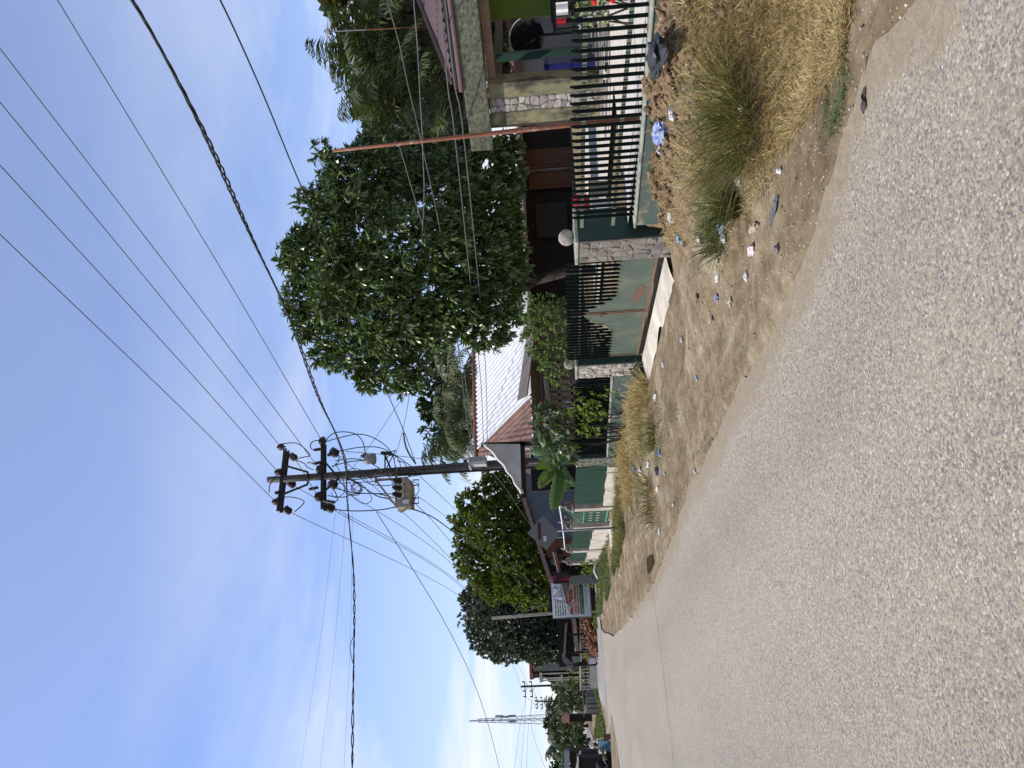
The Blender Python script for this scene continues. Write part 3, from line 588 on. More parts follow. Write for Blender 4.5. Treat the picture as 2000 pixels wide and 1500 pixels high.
# black chair and cloth near the frame edge
SH=-.12
def A_(a,b_,z): return A(a+SH,b_,z)
def abx(m,a0,a1,b0,b1,z0,z1): return abox(m,a0+SH,a1+SH,b0,b1,z0,z1)
ch=thing('porch_chair','dark wooden armchair draped with red and white cloth in the porch','chair',A(2.15,.9,.6))
m=MB()
for a,b_ in ((1.85,.7),(2.35,.7),(1.85,1.15),(2.35,1.15)): abx(m,a-.03,a+.03,b_-.03,b_+.03,.6,1.36)
abx(m,1.85,2.35,1.12,1.18,1.30,1.38); abx(m,1.85,2.35,.67,.73,1.3,1.36); abx(m,1.83,1.87,.73,1.12,1.3,1.36); abx(m,2.33,2.37,.73,1.12,1.3,1.36); abx(m,2.05,2.09,1.12,1.16,1.02,1.3); m.build('frame',M['black'],ch,bevel=.006)
m=MB(); abx(m,1.88,2.32,.7,1.14,.98,1.03); m.build('seat',M['black'],ch)
m=MB(); m.sheet(lambda u,v:A_(2.12+.2*u,.62+.03*math.sin(9*u),1.30-.2*v),6,6); m.build('white_cloth',M['white'],ch)
m=MB(); m.sheet(lambda u,v:A_(1.97+.10*u,.61+.02*math.sin(9*u),1.30-.16*v),6,6); m.build('red_cloth',M['red'],ch)
# planks lying on the yard
rng=random.Random(5)
for i in range(12):
    a=rng.uniform(1.1,2.5); b_=rng.uniform(-1.6,.1); L=rng.uniform(.5,1.1); th=rng.uniform(-.5,.5); p=A(a,b_,.625+.03*(i%4)); d=(E1*math.cos(th)+E2*math.sin(th))*L/2
    m=MB(); m.beam(p-d,p+d,rng.uniform(.06,.13),.03); tag(m.build('plank',M['wood_grey'],origin=p),'loose grey plank in the scattered timber behind the near fence','plank','planks strewn in the yard')
# antenna mast beyond the roof
mb=D(840,52,19); mt_=D(632,62,19)
am=thing('antenna_mast','thin mast with small white television antenna above the purple roof','antenna',mb)
m=MB(); m.tube([mb-np.array([0,0,2.5]),mb,mb+(mt_-mb)*.6],.016,6); m.build('mast',M['rust'],am); m=MB(); m.tube([mb+(mt_-mb)*.6,mt_],.014,6); m.build('mast_top',M['grey_metal'],am)
m=MB(); tp=mt_; m.tube([tp+RT*0-fh*.3-zz*.10,tp+fh*.3-zz*.10],.012,6)
for k in (-.28,-.14,0,.14,.28): m.tube([tp+fh*k+r0*.16-zz*(.1-k*.35),tp+fh*k-r0*.16-zz*(.1-k*.35)],.008,5)
m.build('elements',M['white'],am); m=MB(); m.lathe(tp-zz*.16,[(.06,0),(.07,.05),(.06,.12),(.01,.13)],10); m.build('amplifier_box',M['grey_metal'],am)
# bush with red flowers by the fence, right edge
# ---------------------------------------------------------------- long gabled house behind the mango tree
hb=thing('gabled_house','long wooden house with white corrugated roof turning rusty at one end','house',(12,28,.2))
zr_=lambda s: 2.6+(s-24.6)*.405
def corr_roof(n0,n1,m,amp=.03,per=.20,s0=24.6,s1=31,dz=0):
    k=int((n1-n0)/per*5); m.sheet(lambda u,v:(n0+(n1-n0)*u,s0+(s1-s0)*v,zr_(s0+(s1-s0)*v)+dz+amp*math.sin((n1-n0)*u*2*math.pi/per)),k,3)
m=MB(); corr_roof(8.5,22,m); m.sheet(lambda u,v:(8.5+13.5*u,31+5*v,zr_(31)-v*2),2,2); rf=m.build('roof',M['roof_white'],hb)
m=MB()
def rusty(u,v):
    s=24.6+6.4*v; n0=6.5+1.75*v; n=n0+(8.5-n0)*u; return (n,s,zr_(s)-.02+.03*math.sin((n-6.5)*2*math.pi/.2))
m.sheet(rusty,60,8); m.build('rusted_roof',M['roof_rust'],hb)
m=MB(); m.tube([(8.2,31,zr_(31)+.04),(22,31,zr_(31)+.04)],.09,8); m.build('ridge_cap',M['clay'],hb)
m=MB(); m.sheet(lambda u,v:(8.55+5.5*u,24.35+1.1*v,2.50+.36*v+.03*math.sin(u*5)+.05),20,2); m.build('eave_sheet',M['tarp'],hb); m=MB(); m.sheet(lambda u,v:(14.1+8*u,24.3+1.1*v,2.52+.38*v+.02*math.sin(u*250)),240,2); m.build('rusted_eave',M['roof_rust'],hb)
m=MB(); m.prism([(8.35,24.45,3.04),(11.2,24.45,2.54),(11.2,24.0,2.24),(8.35,24.0,2.70)],(0,.03,-.04)); m.build('verge_board',M['wood_grey'],hb)
m=MB(); m.box((6.5,24.5,2.42),(22,24.56,2.56)); m.build('fascia',mat('fascia_green',(.13,.13,.07),(.1,.1,.055),3),hb)
m=MB(); m.tube([(11,24.4,2.5),(22,24.4,2.48)],.07,10); m.build('gutter',M['grey_metal'],hb,True)
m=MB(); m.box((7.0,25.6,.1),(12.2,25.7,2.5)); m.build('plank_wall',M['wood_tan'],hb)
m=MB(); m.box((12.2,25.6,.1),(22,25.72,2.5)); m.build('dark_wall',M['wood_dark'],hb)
m=MB(); m.box((8.3,25.7,.1),(8.4,31,2.4)); m.build('side_wall',M['wood_tan'],hb)
for n in (7.1,8.4,10.1,11.9): MB().box((n-.05,25.55,.1),(n+.05,25.595,2.5)).build('stud',M['wood_tan'],hb)
for n0,n1 in ((8.75,9.75),(9.95,10.5)):
    w=MB(); w.box((n0,25.55,1.55),(n1,25.59,2.2)); wn=w.build('window',M['glass_dark'],hb)
    fr=MB()
    for a in (n0-.06,n1,(n0+n1)/2-.02): fr.box((a,25.51,1.5),(a+.06,25.548,2.25))
    fr.box((n0,25.512,2.2),(n1,25.546,2.27)); fr.box((n0,25.512,1.48),(n1,25.546,1.55)); fr.build('frame',M['wood_grey'],wn)
    lo=MB()
    for k in range(7): lo.box((n0+.01,25.525,1.6+k*.085),(n1-.01,25.544,1.625+k*.085))
    lo.build('louvres',M['wood_tan'],wn)
for (pa,pb_,ztop,mm,nm) in ((288,326,2.4,'wood_brown','door'),(330,366,2.3,'wood_brown','door'),(395,462,2.1,'shutter','plank_shutter')):
    n1=S(1100,pa,25.5)[0]; n0=S(1100,pb_,25.5)[0]; w=MB(); w.box((n0,25.48,.25 if nm=='door' else .9),(n1,25.55,ztop)); d=w.build(nm,M[mm],hb,bevel=.01)
    if nm=='door':
        w=MB(); w.box((n0+.15,25.465,.5),(n1-.15,25.478,1.2)); w.box((n0+.15,25.465,1.35),(n1-.15,25.478,ztop-.18)); w.build('panel',M[mm],d,bevel=.006)
n0=S(1100,328,25.4)[0]; MB().box((n0-.05,25.42,.2),(n0+.05,25.5,2.4)).build('door_post',M['wood_grey'],hb)
# open timber rack in front of the windows
rk=thing('timber_rack','weathered grey timber rack below the louvred windows','rack',(7.6,18.6,.2))
m=MB()
def SP(px,py,s=18.6): return S(px,py,s)
a0=SP(1066,748);a1=SP(1074,798)
for py in (748,760,772,785,797):
    p=SP(1070,py); m.beam((p[0],18.6,.2),(p[0],18.6,p[2]),.07,.05,(0,1,0))
for zz_ in (.75,1.3,1.62): m.beam((a0[0],18.6,zz_),(a1[0],18.6,zz_),.05,.06)
m.build('frame',M['wood_grey'],rk); m=MB(); m.beam((a0[0]+.1,18.55,a0[2]),(a1[0]-.1,18.55,a1[2]),.4,.1); m.build('top_board',M['wood_grey'],rk)
m=MB(); m.box((a1[0],18.75,.85),(a0[0],18.8,1.28)); m.build('back_panel',mat('maroon',(.10,.04,.035),(.07,.03,.03)),rk)
# laundry behind the near bars
for i,(x0,x1,y0,y1,c,lab) in enumerate([(1120,1150,379,408,'red','crimson cloth hanging behind the near bars, top of the laundry'),(1152,1188,352,382,'palelaundry','khaki cloth hung beside white ones behind the near bars'),(1153,1190,386,412,'white','white cloth with a red hem hung low behind the near bars')]):
    if c=='palelaundry': M[c]=flat(c,(.30,.29,.17))
    p=[D(x0,y1,12.5),D(x0,y0,12.5),D(x1,y0,12.5),D(x1,y1,12.5)]; m=MB()
    m.sheet(lambda u,v:(p[0]*(1-u)+p[1]*u)*(1-v)+(p[3]*(1-u)+p[2]*u)*v+fh*.03*math.sin(u*14+v),14,4)
    o=m.build('laundry_cloth',M[c],smooth=True,origin=p[3]); tag(o,lab,'cloth','laundry behind the near fence')
lr=thing('laundry_rack','thin laundry rack holding the cloths behind the near bars','rack',D(1230,380,12.5)); m=MB()
for y_ in (350,412): m.tube([D(1118,y_,12.55),D(1240,y_,12.55)],.012,6)
m.tube([D(1119,350,12.55),D(1119,412,12.55)],.012,6); m.tube([D(1151,350,12.55),D(1151,412,12.55)],.012,6); m.build('frame',M['iron'],lr)
# ---------------------------------------------------------------- tarp shed behind the far pillar
ts=thing('tarp_shed','dark timber shed with a sagging white tarpaulin across its gable','shed',(6,22.4,.2))
P1=S(946,868,22);P2=S(1016,868,22);P3=S(1019,966,22)
def tf(u,v):
    a=P1*(1-u)+P3*u; b=P2*(1-u)+P3*u; p=a*(1-v)+b*v
    sag=.10*math.sin(math.pi*u)*(1-v); return p+np.array([0,-.05*math.sin(9*u+3*v)*(1-v)-.03,-sag+.02*math.sin(25*u)*(1-v)])
m=MB(); m.sheet(tf,30,8); m.build('tarpaulin',M['tarp'],ts,True)
m=MB(); m.sheet(lambda u,v:tf(u,0)+np.array([0,-.04-.05*math.sin(3.14*v),.05-.12*v]),30,4); m.build('tarp_hem',M['white'],ts,True)
m=MB(); m.beam(P2+(.1,.1,-.06),P3+(-.1,.1,-.06),.1,.14); m.build('beam',M['wood_dark'],ts)
p=S(1125,868,22.1); m=MB(); m.beam((p[0]+.02,22.1,.1),(P1[0]+.02,22.1,P1[2]+.1),.12,.1,(0,1,0)); m.build('post',M['wood_dark'],ts)
m=MB(); m.beam((4.95+.9,23.2,.1),(4.95+.9,23.2,2.7),.06,.06,(0,1,0)); m.build('post',M['wood_grey'],ts)
m=MB(); m.box((5.3,24.8,.1),(7,24.9,2.7)); m.build('back_wall',M['wood_dark'],ts)
wc=thing('lattice_chair','white lattice chair hanging inside the dark shed','chair',S(1045,880,23)); m=MB(); q=lambda x,y:S(x,y,23)
for a,b_ in (((1033,869),(1037,880)),((1050,869),(1052,880)),((1033,869),(1050,869)),((1037,880),(1052,880)),((1034,871),(1051,879)),((1042,869),(1045,880)),((1020,875),(1034,875))): m.beam(q(*a),q(*b_),.05,.05,(0,1,0))
m.build('frame',M['white'],wc)
# ---------------------------------------------------------------- green sheet fence on a cream base with flame topped posts
gf=thing('sheet_fence','dark green corrugated sheet fence on a stepped cream base','fence',(5.25,34,0))
def zbase(s): return float(np.interp(s,[21.4,27.3,31.8,38,43.5],[.38,.30,.50,.62,.72]))
def fpan(s0,s1,zt0,zt1):
    m=MB(); n=max(30,int((s1-s0)/.03)); 
    m.sheet(lambda u,v:(5.24+.014*math.sin((s0+(s1-s0)*u)*2*math.pi/.13),s0+(s1-s0)*u,(zbase(s0+(s1-s0)*u)-.05)*(1-v)+(zt0+(zt1-zt0)*u)*v),n,2); m.build('green_panel',M['panel_green'],gf)
    m=MB(); k=6
    for i in range(k):
        a=s0+(s1-s0)*i/k; b_=s0+(s1-s0)*(i+1)/k; zt=zbase((a+b_)/2)+random.uniform(-.03,.03); m.box((5.14,a,-.5),(5.36,b_,zt))
    m.build('base_wall',M['cream_wall'],gf)
fpan(21.4,27.1,1.27,1.33); fpan(31.9,38.2,1.38,1.44); fpan(38.9,43.2,1.44,1.48)
def finpost(label,s0,s1,n1,h):
    t=thing('fence_post',label,'fence post',(5.3,(s0+s1)/2,0),'flame topped fence posts')
    m=MB(); m.box((5.1,s0,-.5),(n1,s1,h)); m.build('shaft',mat('post_plaster',(.50,.45,.38),(.33,.27,.22),2.5,.9) if 'post_plaster' not in bpy.data.materials else bpy.data.materials['post_plaster'],t,bevel=.01)
    c=np.array(((5.1+n1)/2,(s0+s1)/2,h)); w=(n1-5.1)/2; m=MB(); m.box((5.06,s0-.04,h),(n1+.04,s1+.04,h+.05))
    for dx in (-.75,0,.75): m.lathe(c+(dx*w,0,.05),[(.02,0),(.085,.02),(.06,.08),(.075,.11),(.04,.17),(.01,.23)],10)
    m.lathe(c+(0,0,.22),[(.03,0),(.08,.03),(.06,.08),(.085,.13),(.05,.22),(.012,.32)],12)
    for dx in (-.4,.4): m.sph(c+(dx*w,0,.24),.06,8,6)
    m.build('finial',M['ball'],t,True); return t
finpost('first flame topped post, beside the small patterned green gate',27.25,27.75,5.48,1.36)
finpost('second and widest flame topped post, brown sided, right of the sign',31.3,31.9,5.72,1.42)
finpost('third flame topped post, left of the road sign',38.25,38.85,5.5,1.46)
finpost('last flame topped post at the end of the green fence',43.3,43.9,5.5,1.50)
gg=thing('garden_gate','small patterned green metal gate between two flame topped posts','gate',(5.3,29.5,0))
m=MB(); m.box((5.28,27.85,.05),(5.30,31.2,.95)); m.build('sheet',M['panel_green'],gg)
m=MB(); lg=M['rail']
for s in np.linspace(28,31.1,8): m.beam((5.27,s,.98),(5.27,s+.3,1.15+.45*(1-(s-28)/3.1)),.03,.02)
m.tube([(5.27,s,1.0+.75*(1-((s-27.85)/3.35))**1.5+.05) for s in np.linspace(27.85,31.2,14)],.025,6); m.box((5.26,27.85,.93),(5.279,31.2,.98)); m.box((5.26,27.85,.03),(5.279,31.2,.09)); m.build('frame',mat('gate_green',(.07,.22,.12),(.09,.25,.14),3),gg)
m=MB()
for s in np.linspace(28.4,30.6,5):
    for z_ in (.35,.62): m.box((5.265,s,z_),(5.278,s+.18,z_+.13))
m.build('ornament',mat('gate_orn',(.25,.33,.2),(.2,.28,.16),3),gg)
rl=thing('fence_rope','pale pipe strung between the flame finials','pipe',(5.3,33,1.8)); m=MB(); m.tube([(5.3,26.5,1.86),(5.3,31.6,1.80),(5.3,38.5,1.78)],.03,6); m.build('tube',M['white'],rl)
# concrete step before the small gate
m=MB(); m.fbox((4.35,26.2,-.4),(.85,0,0),(0,6.2,0),(0,0,.30)); kind(m.build('gate_step',M['cream_wall'],bevel=.02),'structure')
# ---------------------------------------------------------------- diamond road sign seen from behind
sg=thing('road_sign','grey back of a diamond road sign on a leaning steel post','road sign',(3.64,22.64,0))
b0=G(1218,1030,-.02); tp=S(1037,1039.5,22.64); m=MB(); m.tube([b0-np.array((0,0,.3)),tp],.032,10); m.build('post',M['grey_metal'],sg,True)
q=[S(x,y,22.58) for x,y in ((1030,1041.5),(1060,1006),(1093,1042),(1067,1074))]; m=MB(); m.prism(q,(0,.006,0)); m.build('plate',mat('sign_back',(.20,.195,.19),(.17,.165,.16),2,.6,bst=.05),sg)
m=MB(); a=S(1052.5,1022,22.56);b_=S(1054,1054,22.56); m.beam(a,b_,.03,.06,(0,0,1)); m.build('bracket',mat('maroon2',(.09,.02,.02),(.06,.02,.02)),sg)
q=[S(x,y,22.565) for x,y in ((1061,1047),(1067,1047),(1067.5,1057),(1061.5,1057))]; m=MB(); m.prism(q,(0,.004,0)); m.build('sticker',M['white'],sg)
# ---------------------------------------------------------------- blue grey shed house and porch
hc=thing('tin_house','low house with blue grey corrugated wall and dull pink roof edge','house',(8,48,0))
T=lambda px,py,s=46: S(px,py,s)
p0=T(1016,905);p1=T(1020,960);p2=T(1058,1052);p3=T(1108,1052);p4=T(1108,905)
m=MB(); n=int((p0[0]-p2[0])/.05)
def wl(u,v):
    nn=p2[0]+(p0[0]-p2[0])*u; zt=np.interp(nn,[p2[0],p1[0],p0[0]],[p2[2],p1[2],p1[2]+.2]); return (nn,46+.025*math.sin(nn*2*math.pi/.2),-.3+(zt+.3)*v)
m.sheet(wl,n,2); m.build('corrugated_wall',M['blue_grey'],hc)
a=T(1058,1052);b_=T(1068,1088); m=MB(); m.prism([(b_[0],46.02,-.3),(a[0],46.02,-.3),(a[0],46.02,a[2]),(b_[0],46.02,b_[2])],(0,.08,0)); m.build('plank_wall',M['wood_brown'],hc)
MB().box((6.05,45.95,1.95),(6.35,46.0,2.25)).build('window',M['glass_dark'],hc)
A0=T(1020,955,45.6);A1=T(1079,1133,45.6); d=(A1-A0)
m=MB(); m.prism([A0+(0,0,.0),A1,A1+(0,0,.22),A0+(0,0,.22)],(0,.08,0)); m.build('verge_board',M['lilac'],hc)
m=MB(); m.sheet(lambda u,v:A0+d*u+np.array([0,.08+4.4*v,.2+.02*math.sin(v*280)]),3,200); m.build('roof',M['roof_rust'],hc)
B0=T(1086,1078,45.4);B1=T(1112,1180,45.4); m=MB(); m.prism([B0,B1,B1+(0,0,.16),B0+(0,0,.16)],(0,.06,0)); m.build('porch_fascia',M['clay'],hc)
m=MB(); m.prism([B0+(0,-.01,.16),B1+(0,-.01,.16),B1+(0,-.01,.21),B0+(0,-.01,.21)],(0,.08,0)); m.build('porch_trim',M['white'],hc)
m=MB(); m.sheet(lambda u,v:B0+(B1-B0)*u+np.array([0,.06+3*v,.17]),2,2); m.build('porch_roof',M['tarp'],hc)
m=MB(); m.box((3.0,50.5,-.2),(7.5,50.6,3.0)); m.build('porch_back',M['wood_dark'],hc)
for py,x0,x1,c in ((1122,1080,1112,'black'),(1130,1078,1112,'red'),(1136,1080,1112,'black')):
    pa=T(x0,py-3.6,45.0);pb_=T(x1,py+3.6,45.0); m=MB(); m.sheet(lambda u,v:(pa[0]*(1-u)+pb_[0]*u,45.0+.05*math.sin(6*u),pa[2]*(1-v)+pb_[2]*v),6,4)
    if c=='red': mm=mat('banner_maroon',(.16,.015,.025),(.35,.06,.07),1.2,.7,(.02,.02,.02),2,(.5,.6))
    else: mm=mat('banner_dark%d'%py,(.02,.018,.02),(.05,.04,.045),1.5,.7,(.5,.3,.32),1.7,(.66,.74))
    tag(m.build('hanging_banner',mm,smooth=True,origin=(pa[0],45,pb_[2])),{1122:'dark cloth banner nearest the plank wall under the pink roof edge',1130:'maroon cloth banner between two dark ones under the pink roof edge',1136:'dark cloth banner next to the mosque poster under the roof'}[py],'banner','cloth banners under the pink eave')
tk=thing('storage_jar','big brown jar lying under the porch roof behind the fence','jar',T(1090,1092,47)); m=MB(); m.lathe(T(1084,1092,47),[(.1,0),(.32,.05),(.42,.3),(.36,.55),(.2,.66)],16,(0,-1,-.2)); m.build('body',M['wood_tan'],tk,True)
# grey slab leaning before the porch
pa=T(1115,1123,44.2);pb_=T(1150,1140,44.2); sl=thing('grey_panel','plain dark grey panel standing beside the mosque poster','panel',(pa[0],44.2,0)); m=MB(); m.prism([(pb_[0],44.2,-.05),(pa[0],44.2,-.05),(pa[0]-.05,44.2,pa[2]),(pb_[0],44.2,pa[2]+.1)],(0,.06,0)); m.build('sheet',M['grey_plaster'],sl)
# ---------------------------------------------------------------- mosque fund poster
bs=48.5; c00=S(1155,1204,bs);c10=S(1149,1132,bs);c01=S(1080,1206,bs)
bx0,bx1,bz0,bz1=c00[0],c10[0]+.15,c00[2],c01[2]
pb=thing('poster_board','large printed fund raising poster with red lettering and mosque picture','poster',((bx0+bx1)/2,bs,0))
MB().box((bx0,bs,bz0),(bx1,bs+.03,bz1)).build('sheet',mat('poster_white',(.62,.64,.66),(.55,.57,.60),1.2,.6,bst=.03),pb)
fr=MB(); fr.box((bx0-.05,bs-.02,bz0-.05),(bx0,bs+.05,bz1+.03)); fr.box((bx1,bs-.02,bz0-.05),(bx1+.05,bs+.05,bz1+.03)); fr.box((bx0,bs-.018,bz0-.05),(bx1,bs+.05,bz0)); fr.build('frame',M['rail'],pb)
for n in (bx0+.1,bx1-.1): MB().box((n-.04,bs+.06,-.1),(n+.04,bs+.12,bz1)).build('leg',M['wood_dark'],pb)
bw=bx1-bx0; bh=bz1-bz0
def bp(u,v,off=.004): return (bx0+bw*u,bs-off,bz0+bh*v)
def rect(u0,u1,v0,v1,name,mt,off=.004,th=.003): 
    m=MB(); m.box((bx0+bw*u0,bs-off-th,bz0+bh*v0),(bx0+bw*u1,bs-off,bz0+bh*v1)); return m.build(name,mt,pb)
rect(.07,.92,.17,.275,'green_band',mat('band_green',(.02,.16,.08),(.02,.14,.07),3),.004)
m=MB(); m.prism([bp(.35,.52),bp(.98,.52),bp(.98,.98),bp(.45,.97),bp(.40,.8)],(0,-.003,0)); m.build('mosque_picture',mat('pic',(.13,.15,.20),(.36,.40,.48),3.5,.6,(.70,.72,.76),4,(.5,.6),bst=.02),pb)
m=MB(); m.lathe(bp(.60,.82,.010),[(.14,0),(.14,.002)],20,(0,-1,0)); m.build('round_emblem',mat('emb',(.5,.47,.38),(.25,.23,.18),8,bst=.02),pb)
def text(s,u,v,h,mt,name='lettering',width=None,off=.012,par=None,bold=0,shear=0):
    c=bpy.data.curves.new(name,'FONT'); c.body=s; c.size=h; c.extrude=.001; c.offset=bold; c.shear=shear; c.materials.append(mt); o0=bpy.data.objects.new('tmp_text',c); COL.objects.link(o0); bpy.context.view_layer.update(); me=bpy.data.meshes.new_from_object(o0.evaluated_get(bpy.context.evaluated_depsgraph_get())); bpy.data.objects.remove(o0); me.name=name; o=bpy.data.objects.new(name,me); COL.objects.link(o); o.parent=par or pb
    l=np.array(bp(u,v,off))-np.array((par or pb).location); o.location=tuple(l); o.rotation_euler=(math.pi/2,0,0)
    if width:
        bpy.context.view_layer.update(); w=o.dimensions.x or 1; o.scale=(width/w,1,1)
    return o
RED=flat('letter_red',(.42,.06,.02)); OL=flat('letter_olive',(.13,.13,.05)); GR=flat('letter_grey',(.12,.13,.15)); WH=flat('letter_white',(.7,.72,.7))
text('Mari Bantu',.05,.455,.34,RED,width=bw*.66,bold=.012,shear=.3); text('Untuk Pembangunan',.05,.365,.24,RED,width=bw*.76,bold=.008,shear=.2); text('Masjid Raya Syuhada',.07,.30,.17,RED,width=bw*.76,bold=.006,shear=.2)
for i,l in enumerate(['Barang siapa yang','membangun masjid','karena Allah maka','Allah bangunkan','rumah di surga']): text(l,.05,.90-.062*i,.13,OL,width=bw*.40,bold=.006)
text('(HR. Bukhari dan Muslim)',.14,.565,.06,GR,width=bw*.26)
text('Rekening Donasi Pembangunan Masjid',.10,.225,.08,WH,off=.016,width=bw*.62); text('BANK',.10,.185,.07,WH,off=.016,width=bw*.14)
text('Panitia Pembangunan Masjid',.28,.10,.09,GR,width=bw*.5); text('Kontak Panitia',.06,.06,.07,GR,width=bw*.2)
# concrete post behind the poster
lp=thing('wooden_pole','slim pale concrete pole rising behind the poster','pole',(3.0,53,0)); a=D(960,1207.5,53);b_=D(1080,1197.5,53); dd=(b_-a); m=MB(); m.beam(b_+dd*(b_[2]/(a[2]-b_[2])),a,.20,.16,(0,1,0)); m.build('shaft',M['cream_wall'],lp)
m=MB(); m.beam(a+(-.2,0,-.25),a+(.5,0,-.25),.05,.05); m.lathe(a+(.45,0,-.3),[(.02,0),(.06,.04),(.03,.12)],8); m.build('bracket',M['iron'],lp)
# ---------------------------------------------------------------- foliage
LT=np.array([(0,0,0),(.3,.5,.03),(.3,-.5,.03),(.72,.36,-.04),(.72,-.36,-.04),(1,0,-.16)])
LF=np.array([(0,2,1,1),(1,2,4,3),(3,4,5,5)])
def unit(v): return v/(np.linalg.norm(v,axis=-1,keepdims=True)+1e-9)
def leaves(name,P,Dr,size,width,m,parent=None,seed=1,curl=1.0,origin=None,tri=True):
    """many separate leaf blades: base points P, pointing along Dr"""
    rng=np.random.default_rng(seed); N=len(P); x=unit(Dr); up=np.tile((0,0,1.),(N,1))+rng.normal(0,.45,(N,3)); y=unit(np.cross(up,x)); z=np.cross(x,y)
    if np.isscalar(size): size=np.full(N,size)
    size=size*(.65+.7*rng.random(N)); T=LT
    V=P[:,None]+x[:,None]*(T[:,0]*1)[None,:,None]*size[:,None,None]+y[:,None]*T[:,1][None,:,None]*(size*width)[:,None,None]+z[:,None]*(T[:,2]*curl)[None,:,None]*size[:,None,None]
    V=V.reshape(-1,3); o=(np.arange(N)*6)[:,None]
    tris=np.concatenate([o+np.array([[0,2,1]]),o+np.array([[1,2,4]]),o+np.array([[1,4,3]]),o+np.array([[3,4,5]])],0)
    return npmesh(name,V,tris,m,parent,origin=origin)
def thin(C,O,sc,keep,seed):
    f=vnoise(C[:,0]*sc+C[:,2]*.7,C[:,1]*sc+C[:,2]*sc,seed)*.6+vnoise(C[:,0]*sc*2.3-C[:,2]*sc,C[:,2]*sc*2.1,seed+1)*.4; k=f>np.quantile(f,1-keep); return C[k],O[k]
def rosettes(C,O,k,spread,droop,rng):
    """k leaves fanning out of each twig end"""
    N=len(C); P=np.repeat(C,k,0); d=np.repeat(O,k,0)+rng.normal(0,spread,(N*k,3)); d[:,2]-=droop; return P,unit(d)
def blobpts(blobs,dens,rng,shell=.55):
    Cs=[];Os=[]
    B=[(np.array(c,float),np.array(r,float)) for c,r in blobs]
    for i,(c,r) in enumerate(B):
        n=int(dens*(r[0]*r[1]+r[1]*r[2]+r[0]*r[2])/3*12.6); d=unit(rng.normal(0,1,(n,3))); t=1-shell*rng.random(n)**2.0; p=c+d*r*t[:,None]
        p+=(vnoise(p[:,0]*2.3+p[:,2],p[:,1]*2.3-p[:,2],i)[:,None]-.5)*d*r*.35
        keep=np.ones(n,bool)
        for j,(c2,r2) in enumerate(B):
            if j!=i: keep&=(((p-c2)/r2)**2).sum(1)>.55
        p=p[keep];d=d[keep]; Cs.append(p); Os.append(unit(d/r))
    return np.concatenate(Cs),np.concatenate(Os)
def trunkmesh(base,tips,r0_,parent,m,seed=1,fork=None):
    rng=np.random.default_rng(seed); mb=MB(); base=np.array(base,float); fork=np.array(fork if fork is not None else base+(0,0,1.4),float)
    mb.tube([base-(0,0,.2),base*.5+fork*.5+rng.normal(0,.05,3),fork],[r0_*1.25,r0_,r0_*.85],10)
    for t in tips:
        t=np.array(t,float); a=fork*.66+t*.34+rng.normal(0,.15,3); b_=fork*.3+t*.7+rng.normal(0,.2,3)
        mb.tube([fork-(0,0,.1),a,b_,t],[r0_*.6,r0_*.42,r0_*.26,r0_*.08],7)
        for _ in range(3):
            s=a*(1-(q:=rng.random()))+b_*q; e=s+rng.normal(0,.22,3)*np.linalg.norm(t-fork)+(t-fork)*.25; mb.tube([s,(s+e)/2+rng.normal(0,.06,3),e],[r0_*.22,r0_*.14,r0_*.05],5)
    return mb.build('trunk',m,parent,True)
def bl(px,py,d,rpx,ry=1.0,rz=1.0,dd=1.0):
    """a clump of crown seen at (px,py), d metres away, rpx pixels in radius"""
    r=rpx*d/F; return (D(px,py,d),(r*ry,r*dd,r*rz))
# --- mango tree behind the gate
mt=thing('mango_tree','big dark mango tree with long drooping leaves behind the green gate','tree',(8.6,16,.2))
mb_=[bl(990,520,16.8,36),bl(625,500,17.3,72),bl(640,580,17.6,70),bl(690,660,17.2,72),bl(745,700,17.0,66),bl(790,740,17.2,30),bl(815,720,17.0,26),bl(690,560,16.2,80),bl(700,440,16.6,85),bl(690,350,17.6,62),bl(650,400,18,60),bl(770,350,17.2,72),bl(770,620,16.3,75),bl(800,480,16,88),bl(830,570,16.3,70),bl(830,650,16.6,46),bl(870,380,16.8,80),bl(880,480,15.9,72),bl(880,600,16.2,60),bl(935,640,16.3,40),bl(960,650,16.4,30),bl(930,400,16.4,62),bl(950,500,16,58),bl(955,330,17,48),bl(965,580,16.4,44),bl(980,440,16.6,34),bl(720,740,16.9,26),bl(800,300,18,50),bl(880,300,18,52),bl(600,400,18.4,34),bl(575,500,17.4,32),bl(585,590,17.6,34),bl(630,690,17.4,26),bl(630,300,18.2,22),bl(600,640,17.5,26),bl(720,290,18.2,26),bl(960,410,16.6,50),bl(985,350,17,40),bl(990,480,16.4,32),bl(940,330,17,46),bl(990,290,17.6,30),bl(985,560,16.4,30),bl(1000,620,16.2,22),bl(750,560,16.0,60),bl(760,450,16.0,60),bl(850,640,16.2,40)]
rng=np.random.default_rng(21); C_,O_=blobpts(mb_,40,rng,.6); C_,O_=thin(C_,O_,1.3,.80,3); P_,Dv=rosettes(C_,O_*.6+np.array([-.12,0,.12]),11,.6,.50,rng)
leaves('crown',P_,Dv,.175,.29,M['mango'],mt,5,1.3)
fl=[(c,np.array(r)*.74) for c,r in mb_]; C2,O2=blobpts(fl,22,rng,.8); P2_,D2=rosettes(C2,O2,3,.8,.4,rng); leaves('inner_leaves',P2_,D2,.22,.30,M['mango'],mt,6)
trunkmesh((8.7,16.4,.1),[D(x,y,d) for x,y,d in ((640,520,17.2),(700,660,17),(790,640,16.6),(720,400,17),(860,360,17),(900,560,16.5),(780,500,17))],.12,mt,M['bark'],3,fork=D(1040,550,18.3))
